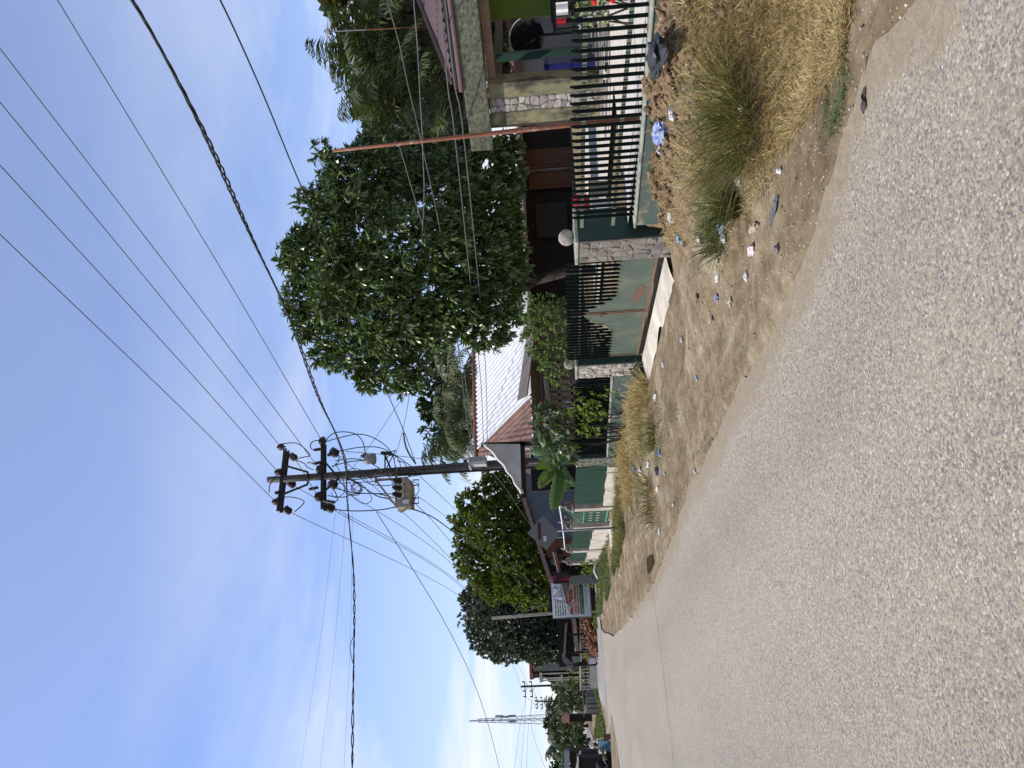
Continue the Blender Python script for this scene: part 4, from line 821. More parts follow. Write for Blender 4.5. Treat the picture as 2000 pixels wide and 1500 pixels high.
# --- palms behind the near house
def frond(base,az,el,L,droop,rng,nl=46,w=.045,ll=.75,tw=0,hang=.5):
    pts=[];d=np.array([math.cos(az)*math.cos(el),math.sin(az)*math.cos(el),math.sin(el)]);p=np.array(base,float);n=16
    for i in range(n+1):
        pts.append(p.copy()); p=p+d*L/n; d=d+np.array([0,0,-droop/n*(.4+1.3*i/n)]); d/=np.linalg.norm(d)
    pts=np.array(pts); V=[];Fs=[]
    for side in (1,-1):
        for k in range(nl):
            t=.14+.86*(k+rng.random()*.5)/nl; x=t*n; i=min(int(x),n-1); q=pts[i]*(1-(x-i))+pts[i+1]*(x-i); tg=unit(pts[i+1]-pts[i])
            sd=np.cross(tg,(0,0,1.)); sd=sd/(np.linalg.norm(sd)+1e-6)*side; l=ll*(math.sin(math.pi*(.12+.83*t))**.7)*(.85+.3*rng.random())
            dr=unit(sd*.8+tg*(.55+rng.normal(0,.28))+rng.normal(0,.12,3)+np.array([0,0,-hang*(.5+rng.random()*.5)])); mid=q+dr*l*.55; dr2=unit(dr+np.array([0,0,-.7*hang-.25])); e=mid+dr2*l*.45; nrm=unit(np.cross(dr,tg))*0+tg
            b=len(V); V+=[q-nrm*w*.3,q+nrm*w*.3,mid-nrm*w*.5,mid+nrm*w*.5,e]; Fs+=[(b,b+1,b+3),(b,b+3,b+2),(b+2,b+3,b+4)]
    # rachis
    for i in range(n):
        r=.022*(1-i/n)+.005; tg=unit(pts[i+1]-pts[i]); sd=unit(np.cross(tg,(0,0,1.)))*r; b=len(V); V+=[pts[i]-sd,pts[i]+sd,pts[i+1]+sd*.9,pts[i+1]-sd*.9]; Fs+=[(b,b+1,b+2),(b,b+2,b+3)]
    return V,Fs
def palm(name,label,base,top,fr,group=None,tr=.16,seed=1,w=.045,ll=.75,nl=46,m='palm',cat='palm'):
    t=thing(name,label,cat,base,group); rng=np.random.default_rng(seed); base=np.array(base,float);top=np.array(top,float)
    mb=MB(); mb.tube([base-(0,0,.3),base*.7+top*.3,base*.3+top*.7,top],[tr*1.3,tr,tr*.9,tr*.8],9); mb.build('trunk',M['bark'],t,True)
    V=[];Fs=[]
    for az,el,L,dr in fr:
        v,f=frond(top,az+rng.normal(0,.1),el+rng.normal(0,.08),L*(.9+.2*rng.random()),dr,rng,nl,w,ll); b=len(V); V+=v; Fs+=[tuple(b+i for i in q) for q in f]
    npmesh('fronds',np.array(V),np.array(Fs),M[m],t); return t
def fan(n,el,L,dr,rng,a0=0): return [(a0+2*math.pi*i/n+rng.normal(0,.15),el+rng.normal(0,.15),L,dr) for i in range(n)]
rng=np.random.default_rng(4)
tp=D(800,150,22); palm('coconut_palm','feathery palm with arching fronds between the mango tree and the purple roof',(tp[0],tp[1],.3),tp,fan(9,.95,3.1,1.7,rng)+fan(9,.25,3.0,1.5,rng,.3)+fan(5,-.3,2.6,1,rng,.6),seed=3,nl=60)
tp=D(790,20,21); palm('coconut_palm','feathery palm directly behind the purple roof, in front of the broad leaved tree',(tp[0],tp[1],.3),tp,fan(9,.9,3.2,1.8,rng,.2)+fan(9,.2,3.0,1.5,rng,.5)+fan(6,-.3,2.6,.9,rng),seed=5,nl=60)
tp=D(790,215,20); palm('coconut_palm','palm crown wedged between the first palm and the mango foliage',(tp[0],tp[1],.3),tp,fan(9,.9,2.6,1.8,rng,.1)+fan(8,.2,2.4,1.5,rng,.4),seed=7,nl=54)
tp=D(880,245,19); palm('palm_sapling','low young palm with hanging ladder like fronds behind the porch beam',(tp[0],tp[1],.3),tp,[(math.atan2(r0[1],r0[0])+math.pi+.3,.5,2.4,2.4),(math.atan2(r0[1],r0[0])+math.pi-.4,.2,2.2,2.0)]+fan(6,.6,2.0,1.6,rng),seed=6,nl=44)
def simpletree(name,label,blobs,base,mat_,dens,k,size,wid,group=None,seed=1,tr=.2,spread=.6,droop=.1,fill=True,fork=None,cat='tree',tips=5,keep=.8):
    t=thing(name,label,cat,base,group); rng=np.random.default_rng(seed); C,O=blobpts(blobs,dens,rng,.55); C,O=thin(C,O,.9,keep,seed); P,Dd=rosettes(C,O,k,spread,droop,rng); leaves('crown',P,Dd,size,wid,mat_,t,seed)
    if fill:
        C2,O2=blobpts([(c,np.array(r)*.74) for c,r in blobs],dens*.3,rng,.8); P2,D2=rosettes(C2,O2,3,.9,.1,rng); leaves('inner_leaves',P2,D2,size*1.7,wid*1.3,mat_,t,seed+1)
    idx=rng.permutation(len(blobs))[:tips]; trunkmesh(base,[blobs[i][0] for i in idx],tr,t,M['bark'],seed,fork); return t
bl_=[bl(685,20,24,42),bl(735,55,24,48),bl(680,90,24.4,26),bl(745,-10,24.5,60),bl(790,70,25,50),bl(700,-40,25,60),bl(720,105,24.6,28)]
c=D(800,20,25.5); simpletree('broadleaf_tree','broad leaved olive tree with reddish tips behind the television antenna',bl_,(c[0],c[1],.3),leafmat('broad',[(.06,.085,.025),(.085,.10,.03),(.05,.07,.022),(.16,.10,.04)],.2,.4,.45),10,6,.30,.55,seed=8)
bl_=[bl(750,160,23.5,50),bl(728,215,24,32),bl(738,268,22,28),bl(715,180,24,26),bl(760,235,23,50),bl(800,200,23.5,55),bl(840,250,23,50),bl(770,225,24.5,55),bl(735,205,25,40),bl(800,130,25,60),bl(830,40,25.5,60),bl(770,260,23,40),bl(975,60,26,60),bl(985,130,26,50),bl(1000,20,26,50),bl(850,60,25,60),bl(840,190,25,65),bl(860,250,24,60),bl(900,220,22,50),bl(900,100,23,55)]
c=D(900,150,24); simpletree('shade_tree','dark leafy tree closing the gap behind the palms and the porch beam',bl_,(c[0],c[1],.3),leafmat('darkleaf',[(.03,.05,.016),(.045,.068,.022),(.06,.085,.03)],.12,.5,.3),13,7,.24,.4,seed=9)
bl_=[bl(850,835,44,30),bl(845,770,44,30),bl(835,795,44,22),bl(870,855,44,26),bl(865,800,45,40),bl(875,730,44,40),bl(860,700,43,30),bl(900,770,45,50),bl(880,870,45,22),bl(905,850,44,22),bl(905,895,44,14)]
c=D(960,800,45); simpletree('roadside_tree','round crowned green tree rising behind the white corrugated roof',bl_,(c[0],c[1],.2),leafmat('midgreen',[(.05,.075,.028),(.035,.055,.02),(.07,.095,.032)],.18,.5,.3),7,7,.30,.5,seed=10)
tp=D(905,770,36); palm('coconut_palm','pale leaning palm whose fronds droop over the ridge of the white roof',(tp[0],tp[1],.2),tp,fan(8,.7,3.4,1.9,rng,.2)+fan(8,.1,3.2,1.6,rng,.5),seed=12,nl=50,w=.06,ll=.9,m='olive')
tp=D(890,845,37); palm('coconut_palm','green palm between the pale palm and the concrete utility pole',(tp[0],tp[1],.2),tp,fan(9,.8,2.7,1.9,rng)+fan(7,.1,2.6,1.6,rng,.4),seed=13,nl=46,w=.06,ll=.8)
bl_=[bl(905,1010,53,28),bl(925,985,53,34),bl(960,960,53,32),bl(985,935,54,22),bl(915,1050,53,32),bl(905,1080,53,20),bl(930,1100,52,40),bl(960,1030,51,50),bl(985,1000,52,44),bl(1000,1070,50.5,52),bl(960,1140,52,34),bl(1000,1130,51,40),bl(1035,1110,50.5,34),bl(1040,1140,51,30),bl(1035,1165,51,14),bl(1010,985,53,34),bl(1030,1030,51,36),bl(950,930,54,12),bl(1060,1120,52.5,36),bl(1070,1160,52.5,30),bl(1030,1070,53,40),bl(1020,1150,52,34),bl(985,1130,52,34)]
c=D(1100,1050,54); simpletree('leafy_tree','bright yellow green leafy tree above the pink roof edge and poster',bl_,(c[0],c[1],0),M['bright'],12,8,.25,.55,seed=14,tips=8,keep=.9)
bl_=[bl(925,1170,64,26),bl(950,1160,64,40),bl(925,1210,63,28),bl(950,1240,62,36),bl(985,1265,61,30),bl(985,1200,60,52),bl(1030,1180,60,48),bl(1020,1240,60,44),bl(1050,1260,60,36),bl(1080,1230,60,36),bl(1075,1265,59,26),bl(1095,1190,60,30),bl(1060,1285,60,14),bl(965,1278,62,12),bl(1092,1280,59,14),bl(1060,1150,63,50),bl(1000,1150,63,40),bl(1085,1180,62,40),bl(960,1200,61,40)]
c=D(1125,1215,62); simpletree('dark_tree','huge dark grey green tree over the brick pile and tin huts',bl_,(c[0],c[1],0),M['darktree'],14,8,.25,.6,seed=15,tips=7,tr=.35,keep=.97)
# --- shrubs behind the fences
def shrub(name,label,blobs,mat_,dens,k,size,wid,seed,droop=.0,cat='bush',group=None):
    c=np.mean([b[0] for b in blobs],0); t=thing(name,label,cat,(c[0],c[1],.1),group); rng=np.random.default_rng(seed); C,O=blobpts(blobs,dens,rng,.7); P,Dd=rosettes(C,O,k,.7,droop,rng); leaves('foliage',P,Dd,size,wid,mat_,t,seed)
    mb=MB()
    for _ in range(9):
        e=C[rng.integers(len(C))]; b=np.array((c[0]+rng.normal(0,.15),c[1]+rng.normal(0,.15),.0)); mb.tube([b,(b+e)/2+rng.normal(0,.08,3),e],[.022,.015,.006],5)
    mb.build('stems',M['bark'],t); return t
shrub('garden_bush','twiggy light green bush spilling over the gate beside the middle pillar',[bl(1040,600,15,32),bl(1060,640,14.6,40),bl(1080,690,14.8,36),bl(1045,665,15,30),bl(1085,620,14.4,34),bl(1095,715,15,24),bl(1050,620,15,28),bl(1075,650,15,38),bl(1080,600,14.6,24),bl(1050,670,15,26),bl(1090,690,15,24),bl(1060,700,15,22),bl(1040,640,15.4,20),bl(1100,640,14.8,30),bl(1080,725,15,16),bl(1090,745,15.4,14)],M['bush'],40,7,.085,.5,31)
shrub('creeper_plant','yellow green creeper growing through the bars of the second fence',[bl(1140,760,16,22),bl(1160,790,16.5,26),bl(1175,760,16,24),bl(1150,830,17,24),bl(1170,820,17,20),bl(1130,800,17,18)],M['vine'],30,6,.10,.45,32)
shrub('rubber_shrub','dark glossy shrub with large pale leaves beside the tarp shed post',[bl(1070,820,17.5,26),bl(1085,850,18,30),bl(1060,850,18,20),bl(1095,880,18.5,24),bl(1070,880,19,20),bl(1100,820,17.5,22)],M['palelead'],16,6,.20,.5,33,.2)
shrub('flower_bush','leafy bush with painted white light spots and red flowers behind the near fence',[bl(1150,20,8.6,30),bl(1165,-5,8.6,30),bl(1180,40,8.4,18),bl(1140,50,8.8,16)],leafmat('flowleaf',[(.16,.20,.05),(.10,.14,.03),(.30,.30,.12),(.6,.57,.48)],.3,.5,.3),60,6,.055,.5,34)
fb=bpy.data.objects['flower_bush']; m=MB()
for x,y in ((1161,5),(1196,2),(1160,2)): m.sph(D(x,y,8.2),.03,8,6,(1,1,1),.5)
m.build('red_blossom',M['flower_red'],fb); m=MB()
rng=np.random.default_rng(3)
for _ in range(22): m.sph(D(rng.uniform(1140,1190),rng.uniform(-5,48),8.25),rng.uniform(.008,.02),6,5)
m.build('white_light_spots',M['flower_and_light_white'],fb)  # white beads stand in for bright light on the leaves
shrub('weed_clump','small round leaved weed at the foot of the middle pillar',[(gz(1258,722)+(0,0,.12),(.12,.12,.14))],M['palelead'],60,5,.07,.7,35)
shrub('weed_clump','broad leaved weed at the foot of the far pillar below the second fence',[(gz(1218,875)+(0,0,.15),(.2,.2,.2))],M['palelead'],40,5,.12,.6,36)
shrub('hedge_plant','yellow green weed patch climbing the last flame topped post',[(np.array((4.9,42.6,.45)),(.35,.6,.45)),(np.array((4.7,44.8,.4)),(.4,.7,.5))],M['vine'],12,6,.16,.5,37)
shrub('hedge_plant','dark bush between the last flame topped post and the grey panel',[(np.array((5.2,45.6,.5)),(.7,.5,.7)),(np.array((4.6,45.4,.4)),(.5,.4,.5))],M['bush'],8,6,.18,.5,38)
shrub('back_bush','dark bush filling the gap behind the grey block shed and porch',[bl(985,70,22,42),bl(975,120,22,36),bl(990,150,22,30),bl(985,30,22,36),bl(960,60,22.5,34),bl(1000,100,21.5,26)],M['mango'],26,6,.2,.4,39)
# banana plant
bn=thing('banana_plant','banana plant with broad split leaves beside the far ball pillar','banana plant',(5.95,21.9,.1)); rng=np.random.default_rng(9)
def bleaf(p0,p1,p2,w,m_,twist=0):
    p0,p1,p2=[np.array(q,float) for q in (p0,p1,p2)]; n=26
    cdir=unit(CAM-p1)
    def cv(t): return p0*(1-t)**2+2*p1*t*(1-t)+p2*t*t
    for side in (1,-1):
        def fn(u,v):
            t=u; c=cv(t); tg=unit(cv(min(1,t+.02))-cv(max(0,t-.02))); sd=unit(np.cross(tg,cdir+np.array([-.5+twist*.3,.2,.5+twist*.3]))); nn=np.cross(sd,tg)
            ww=w*(math.sin(math.pi*min(1,.06+.94*t))**.55)*(1 if t<.93 else (1-t)/.07); tear=.04*math.sin(t*40+side)*v
            return c+sd*side*ww*v*(.92+tear)+nn*(-.35*ww*v*v)+nn*.03*math.sin(60*t)*v
        m_.sheet(fn,n,4)
kq=S; bm_=MB(); cx=S(1085,905,21.9)
for a,b_,c,w in (((1090,905),(1070,890),(1034,884),.28),((1085,910),(1055,935),(1056,955),.22),((1088,912),(1085,960),(1080,1000),.25),((1092,915),(1100,940),(1124,950),.22),((1092,905),(1100,900),(1114,893),.2),((1088,908),(1075,925),(1050,940),.18),((1086,905),(1060,900),(1045,915),.16),((1090,912),(1110,930),(1100,965),.2),((1082,905),(1060,880),(1060,862),.18)):
    bleaf(S(*a,21.9),S(*b_,21.5),S(*c,21.0+rng.random()*.8),w,bm_,rng.normal(0,.5))
bm_.build('leaves',M['banana'],bn,True); m=MB(); m.tube([(5.95,21.9,0),(5.98,21.9,1.2),cx],[.12,.1,.05],9); m.build('stem',M['olive'],bn,True)
fw_=S(1098,878,21); m=MB(); m.sph(fw_,.10,9,7,(1,1,1.3),.6); m.sph(fw_+(.1,.1,.12),.06,8,6); m.build('pale_blossom',M['flower_and_light_white'],bn)
# ---------------------------------------------------------------- utility pole
PB=np.array((6.16,24.3,0.)); PT=S(523,937.5,23.95)
up_=thing('utility_pole','tall tapered concrete utility pole carrying crossarms and switchgear','utility pole',PB)
def PA(z): t=z/PT[2]; return PB*(1-t)+PT*t
m=MB(); m.tube([PB-(0,0,.5)]+[PA(z) for z in np.linspace(0,PT[2],12)],[.20]+list(np.linspace(.20,.105,12)),20); m.build('shaft',M['pole'],up_,True)
m=MB()
for z in (4.2,6.1,7.0,7.7,8.6,9.9): 
    r=.20-.095*z/PT[2]+.012; m=MB(); m.lathe(PA(z),[(r,0),(r,.05)],16); m.build('clamp_band',M['iron'],up_)
def insul(parent,p,ax=(0,0,1),h=.32,r=.095):
    p=np.array(p,float); m=MB(); m.lathe(p,[(.02,0),(.025,h*.2),(r*.6,h*.25),(r,h*.34),(r*.55,h*.42),(r*1.05,h*.55),(r*.6,h*.63),(r*.85,h*.78),(r*.5,h*.9),(.03,h)],14,ax); return m.build('insulator',M['porcelain'],parent,True)
def disc(parent,p,q,r=.085):
    p=np.array(p,float);q=np.array(q,float);L=np.linalg.norm(q-p); m=MB(); prof=[(.015,0)]
    for k in range(3):
        h=L*(.12+.27*k); prof+=[(.03,h),(r,h+.02),(r*.9,h+.06),(.035,h+.09)]
    prof+=[(.015,L)]; m.lathe(p,prof,12,q-p); return m.build('strain_insulator',M['porcelain'],parent,True)
def arm(ends,s,name='crossarm'):
    a=S(*ends[0],s);b_=S(*ends[1],s); m=MB(); 
    for o in (-.14,.14): m.beam(a+(0,o,0),b_+(0,o,0),.05,.10)
    for t in (.1,.5,.9): p=a*(1-t)+b_*t; m.beam(p+(0,-.16,0),p+(0,.16,0),.03,.03)
    return m.build(name,M['iron'],up_),a,b_
arm1,a1,b1=arm(((560,878),(546,1000)),24.0); arm2,a2,b2=arm(((632,866),(632,996)),24.05)
m=MB(); c=PA(9.35)
for p,yy in ((a1*.72+b1*.28,922),(a1*.25+b1*.75,946)): m=MB(); m.beam(p+(0,-.15,-.05),S(601,yy,23.8),.06,.05,(0,1,0)); m.beam(S(601,yy,23.8),S(601,934,23.85),.05,.05,(0,1,0)); m.build('brace',M['iron'],up_)
for p in (a2*.72+b2*.28,a2*.25+b2*.75): m=MB(); m.beam(p+(0,-.15,-.05),S(662,934,23.8),.06,.05,(0,1,0)); m.build('brace',M['iron'],up_)
HV={}
for nm,ar,p in (('t1',arm1,(546,873)),('t2',arm1,(541,922)),('t3',arm1,(536,980)),('l1',arm2,(627,862)),('l2',arm2,(622,917)),('l3',arm2,(619,970))):
    q=S(p[0]+2,p[1],23.75 if nm[0]=='t' else 23.8); HV[nm]=q; insul(ar,q-(0,0,.18),(0,0,1),.30,.12 if nm[0]=='t' else .165)
for nm,ar,p,q in (('ft1',arm1,(566,889),(578,896)),('ft2',arm1,(562,940),(576,950)),('ft3',arm1,(555,992),(568,1001)),('fl1',arm2,(645,880),(660,888)),('fl2',arm2,(643,942),(657,950)),('fl3',arm2,(636,988),(652,996))):
    HV[nm]=S(*q,24.5); disc(ar,S(*p,24.25),HV[nm],.13 if nm[1]=='t' else .16)
# surge arresters on the lower arm and one on the upper
for p,q in (((634,876),(612,879)),((631,902),(610,906)),((622,952),(602,956)),((545,961),(536,964)),((629,977),(655,982)),((640,890),(655,880))):
    a=S(*p,23.78);b_=S(*q,23.7); L=np.linalg.norm(b_-a); m=MB(); prof=[(.03,0)]+[x for k in range(5) for x in ((.045,L*(.08+.17*k)),(.065,L*(.12+.17*k)),(.045,L*(.17+.17*k)))]+[(.02,L)]; m.lathe(a,prof,10,b_-a); m.build('surge_arrester',M['porcelain'],arm2 if p[0]>600 else arm1,True)
# switchgear tank on its bracket
fr=MB(); g=lambda x,y,s=23.6: S(x,y,s)
fr.beam(g(734,937),g(776,936),.07,.05,(0,1,0)); fr.beam(g(774,930),g(774,992),.07,.06,(0,1,0)); fr.beam(g(734,938),g(775,990),.06,.05,(0,1,0)); fr.beam(g(734,925,23.9),g(734,942),.06,.06,(0,1,0)); fr.beam(g(774,915,23.9),g(775,935),.06,.06,(0,1,0)); fr.build('bracket',M['beige_metal'],up_)
p00=g(803,990,23.5);p11=g(777,932,23.5); x0,x1,z0_,z1_=p00[0],p11[0],p00[2],p11[2]
m=MB(); pr=[(.0,0),(.0,.62),(.06,.82),(.18,.93),(.32,.95)]; w=x1-x0;h=z1_-z0_
m.prism([(x0,23.5,z0_),(x0+w*.72,23.5,z0_),(x0+w*.9,23.5,z0_+h*.1),(x1,23.5,z0_+h*.35),(x1,23.5,z1_),(x0,23.5,z1_)],(0,.55,0)); tank=m.build('switchgear_tank',M['beige_metal'],up_,bevel=.02)
m=MB(); m.box((x0+.03,23.44,z0_+.03),(x0+w*.27,23.5,z1_-.06)); m.build('control_box',M['grey_metal'],tank,bevel=.01)
m=MB(); m.box((x0+.10,23.425,z0_+.06),(x0+.22,23.438,z0_+.26)); m.build('name_plate',M['white'],tank)
for k in (.40,.62,.86):
    c=np.array((x0+w*k,23.47,z1_-.05)); m=MB(); m.lathe(c,[(.10,0),(.085,.04),(.06,.10),(.085,.13),(.06,.17),(.08,.20),(.03,.28)],14,(0,-.7,.5)); m.build('bushing',M['porcelain'],tank,True)
    m=MB(); m.tube([c+(.12*math.cos(x),-.03,.0+.12*math.sin(x)-.03) for x in np.linspace(2.6,6.6,10)],.014,6); m.build('bushing_guard',M['white'],tank)
m=MB()
for k in (.15,.75): m.tube([(x0+w*k,23.7,z0_),(x0+w*k,23.7,z0_-.2),(x0+w*k+.17,23.7,z0_-.2),(x0+w*k+.17,23.7,z0_)],.022,6)
m.build('hanger',M['iron'],tank)
m=MB(); m.sheet(lambda u,v:g(778+22*u,992+4*math.sin(5*u)+6*v,23.48)+np.array([0,-.03*math.sin(8*u),.03*math.sin(6*v+4*u)]),8,4); m.tube([g(798,988,23.45),g(790,994,23.4),g(776,998,23.42)],.02,5); m.build('nest_straw',flat('nest',(.5,.42,.27)),up_)
# capacitor can on the other side
c=g(733,896,23.7); m=MB(); m.lathe(c,[(.17,0),(.17,.30),(.14,.35),(.05,.37)],18,(0,0,1)); 
can=m.build('voltage_transformer',M['grey_metal'],up_,True)
m=MB(); m.lathe(g(734,889,23.7)+(0,0,.25),[(.03,0),(.06,.02),(.10,.06),(.07,.1),(.09,.14),(.03,.24)],12,(-.1,-.3,1)); m.build('bushing',M['porcelain'],can,True); m=MB(); m.lathe(g(724,900,23.7),[(.03,0),(.10,.04),(.07,.1),(.09,.14),(.03,.24)],12,(-.1,0,1)); m.build('bushing',M['porcelain'],can,True)
fr=MB(); fr.beam(g(750,884,23.75),g(763,915,23.9),.05,.05,(0,1,0)); fr.beam(g(745,885,23.8),g(765,886,23.8),.08,.2,(0,1,0)); fr.beam(g(752,885,23.8),g(752,915,23.9),.04,.04,(0,1,0)); fr.build('support',M['iron'],up_)
# pole side meter box
a=g(919,910,23.75);b_=g(950,893,23.75); m=MB(); m.box((a[0],23.6,b_[2]),(b_[0],23.95,a[2])); bx=m.build('meter_box',mat('box_grey',(.40,.40,.37),(.33,.33,.30),4,.6),up_,bevel=.01); m=MB(); m.box((a[0]-.01,23.58,b_[2]),(a[0]+.1,23.60,a[2])); m.build('door',M['white'],bx); m=MB(); m.prism([(a[0]-.08,23.5,a[2]+.002),(b_[0]+.04,23.5,a[2]+.002),(b_[0]+.04,23.5,a[2]+.05),(a[0]-.08,23.5,a[2]+.03)],(0,.5,0)); m.build('rain_cap',M['white'],bx)
m=MB(); m.tube([PA(z)+(-.20+.08*z/11,-.06,0) for z in np.linspace(.2,7.2,12)],.028,6); m.build('conduit',M['cable'],up_,True)
# jumper leads around the pole: parts of the pole's equipment
def curve3(P,n=18):
    P=[np.array(p,float) for p in P]; out=[]; Q=[P[0]]+P+[P[-1]]
    for i in range(1,len(Q)-2):
        for k in range(n):
            t=k/n; a,b_,c,d=Q[i-1],Q[i],Q[i+1],Q[i+2]; out.append(.5*((2*b_)+(c-a)*t+(2*a-5*b_+4*c-d)*t*t+(3*b_-a-3*c+d)*t**3))
    out.append(P[-1]); return out
def lead(pp,r=.016,s=23.7,mat_='cable'):
    m=MB(); m.tube(curve3([S(p[0],p[1],(p[2] if len(p)>2 else s)) for p in pp],8),r,6); return m.build('jumper_lead',M[mat_],up_,True)
lead([(634,862),(655,845),(690,846),(708,862),(714,888),(720,895)]); lead([(640,862),(655,857),(700,848),(735,858),(765,885),(775,930),(780,938)]); lead([(660,882),(700,874),(740,874),(770,888),(795,905),(804,912)])
lead([(655,900),(690,896),(720,903),(755,925),(774,948),(776,952)]); lead([(648,911),(680,902),(716,899)]); lead([(650,952),(690,962),(740,965),(774,974)]); lead([(640,968),(670,971),(700,964),(774,965)])
lead([(652,995),(690,998),(740,996),(774,990)],.018); lead([(676,934),(700,945),(735,968),(760,974)],.02); lead([(660,888),(662,900),(650,912)]); lead([(650,953),(660,975),(648,980)]); lead([(545,868),(580,866),(605,888),(592,893),(578,896)]); lead([(540,972),(570,971),(594,980),(575,1000)]); lead([(540,928),(527,948),(526,962)]); lead([(634,858),(612,862),(606,872),(612,879)]); lead([(578,898),(594,905),(600,912),(612,918)]); lead([(600,905),(606,903),(610,906)])
lead([(775,760+140),(790,905),(800,925),(802,930)]); lead([(755,915,23.6),(770,884,23.7),(772,880),(750,886)]); lead([(680,936),(690,955),(700,945),(682,935)],.01); lead([(700,945),(705,958),(690,956)],.01); lead([(812,968),(808,980),(796,975)],.014)
lead([(655,905),(668,930),(676,958),(690,968),(705,962),(699,944),(684,934)],.012); lead([(662,940),(676,952),(694,975),(712,984),(726,975),(712,950)],.011); lead([(700,930),(722,945),(760,948),(790,935),(806,925)],.014,23.6); lead([(672,925),(690,915),(712,922),(730,942)],.012,23.55); lead([(648,930),(668,944),(672,962),(656,972),(646,962)],.011,23.6); lead([(728,905),(745,920),(762,935),(770,950)],.013,23.6); lead([(655,938),(700,936),(750,930),(800,922),(850,916),(905,908)],.016,23.5); lead([(660,944),(705,942),(752,938),(806,930),(856,922),(915,912)],.012,23.5); lead([(803,940),(815,945),(818,960),(808,968)],.012,23.5); lead([(752,900),(760,890),(775,893),(782,910),(776,925)],.014,23.6)
m=MB(); 
for k in range(5): m.tube([S(697+3*math.sin(x*1.0+k)+9*math.cos(x),953+(8+k)*math.sin(x),23.5-.03*k) for x in np.linspace(0,6.28,18)],.008,5)
m.build('cable_coil',M['cable'],up_,True)
# ---------------------------------------------------------------- overhead wires, each a thing
def wire(label,pp,r=.010,mat_='wire',name='power_line',group='overhead wires',raw=None,cat='wire'):
    P=[p if isinstance(p,np.ndarray) else D(*p) for p in pp]; Q=curve3(P,10) if len(P)>2 else [P[0]*(1-t)+P[1]*t for t in np.linspace(0,1,12)]
    m=MB(); m.tube(Q,r,6); o=m.build(name,M[mat_],smooth=True,origin=P[0]); tag(o,label,cat,group); return o
def ext(p,q,f): return q+(q-p)*f
def hv(label,end,p1,d1,p2=None,d2=11.5):
    a=D(*p1,d1); mid=(a+end)/2-(0,0,.06); wire(label,[end,mid,a,ext(mid,a,.7)],.011,'wire')
hv('high wire from the upper crossarm, outermost at the left end',HV['t3'],(0,458),14)
hv('high wire from the middle insulator of the upper crossarm',HV['t2'],(0,323),14)
hv('high wire from the right insulator of the upper crossarm',HV['t1'],(0,200),14)
hv('high wire from the middle insulator of the lower crossarm',HV['l2'],(0,95),14)
hv('high wire from the right insulator of the lower crossarm',HV['l1'],(112,0),14)
wire('wire running on past the upper arm to the left insulator of the lower arm',[HV['t1'],D(575,895,24.4),HV['l3']],.011)
# thick twisted bundle
def bundle(label,pp,r,R,turns,n=3,w=150):
    C=curve3([p if isinstance(p,np.ndarray) else D(*p) for p in pp],w//len(pp)); m=MB()
    for k in range(n):
        Q=[]
        for i,c in enumerate(C):
            t=i/len(C); ph=2*math.pi*(turns*t+k/n)+1.3*math.sin(17*t); tg=unit(C[min(i+1,len(C)-1)]-C[max(i-1,0)]); sd=unit(np.cross(tg,zz)); u=np.cross(sd,tg); RR=R*(1+.6*math.sin(23*t+1)); Q.append(c+(sd*math.cos(ph)+u*math.sin(ph))*RR)
        m.tube(Q,r,5)
    o=m.build('cable_bundle',M['cable'],smooth=True,origin=C[0]); return tag(o,label,'cable','overhead wires')
pc=D(677,958,23.6)
bundle('thick twisted black cable bundle arriving at the pole from above',[D(180,-60,9),D(258,0,9.6),D(400,262,12),D(490,460,14.8),D(565,620,17.6),D(622,775,20.5),D(657,850,22),D(675,905,23),pc],.016,.022,22)
bundle('thick black cable leaving the pole across the road',[pc,D(681,1010,23),D(690,1110,21),D(692,1200,20),D(691,1290,19),D(689,1400,18),D(688,1500,17),D(686,1620,16),D(676,1900,14.5),D(650,2400,13)],.014,.016,14,2)
wire('slack loop hanging on the black cable over the road',[D(692,1240,19.6),D(684,1262,19.3),D(688,1290,19.1),D(693,1303,19)],.009,'cable')
wire('single dark wire passing in front of the mango crown',[D(380,-80,9),D(430,0,9.8),D(510,175,11.5),D(580,345,13.3),D(640,480,15),D(692,616,17.2),D(762,780,20.5),D(790,845,22),D(812,905,23.6)],.012,'cable')
wire('thick black drop cable beside the pole shaft',[D(788,846,22.5),D(792,870,23),D(800,888,23.4),D(812,906,23.7)],.026,'cable')
svc=[('service wire crossing the palms and the mango foliage low down',[(757,5,11),(780,86,12),(798,171,13),(822,273,14),(864,474,15.2),(896,690,18),(912,820,21),(925,903,23.5)]),
('service wire running nearly level across the mango tree middle',[(806,-20,11),(814,72,11.5),(820,180,12.5),(826,300,13.5),(825,452,15),(798,780,21),(770,900,23.6)]),
('service wire over the porch beam, upper of the pair',[(858,-30,10.5),(875,171,11.5),(889,270,12.3),(926,620,16.5),(940,760,20),(945,895,23.5)]),
('service wire over the porch beam, lower of the pair',[(866,-30,10.4),(888,162,11.4),(906,270,12.2),(941,620,16.4),(950,760,20),(952,893,23.5)]),
('thin slanting wire from the palm tops to the pole',[(780,284,13.5),(808,380,14.4),(872,600,16.5),(905,720,19),(930,898,23.5)]),
('service wire climbing to the pole above the white roof',[(800,700,20),(788,780,21.4),(777,790,21.6),(730,860,23),(690,912,23.8)]),
('faint wire from the crossarm down to the palms',[(675,882,23.8),(720,885,24.5),(800,893,26),(890,905,28)])]
for l,p in svc: wire(l,p,.010)
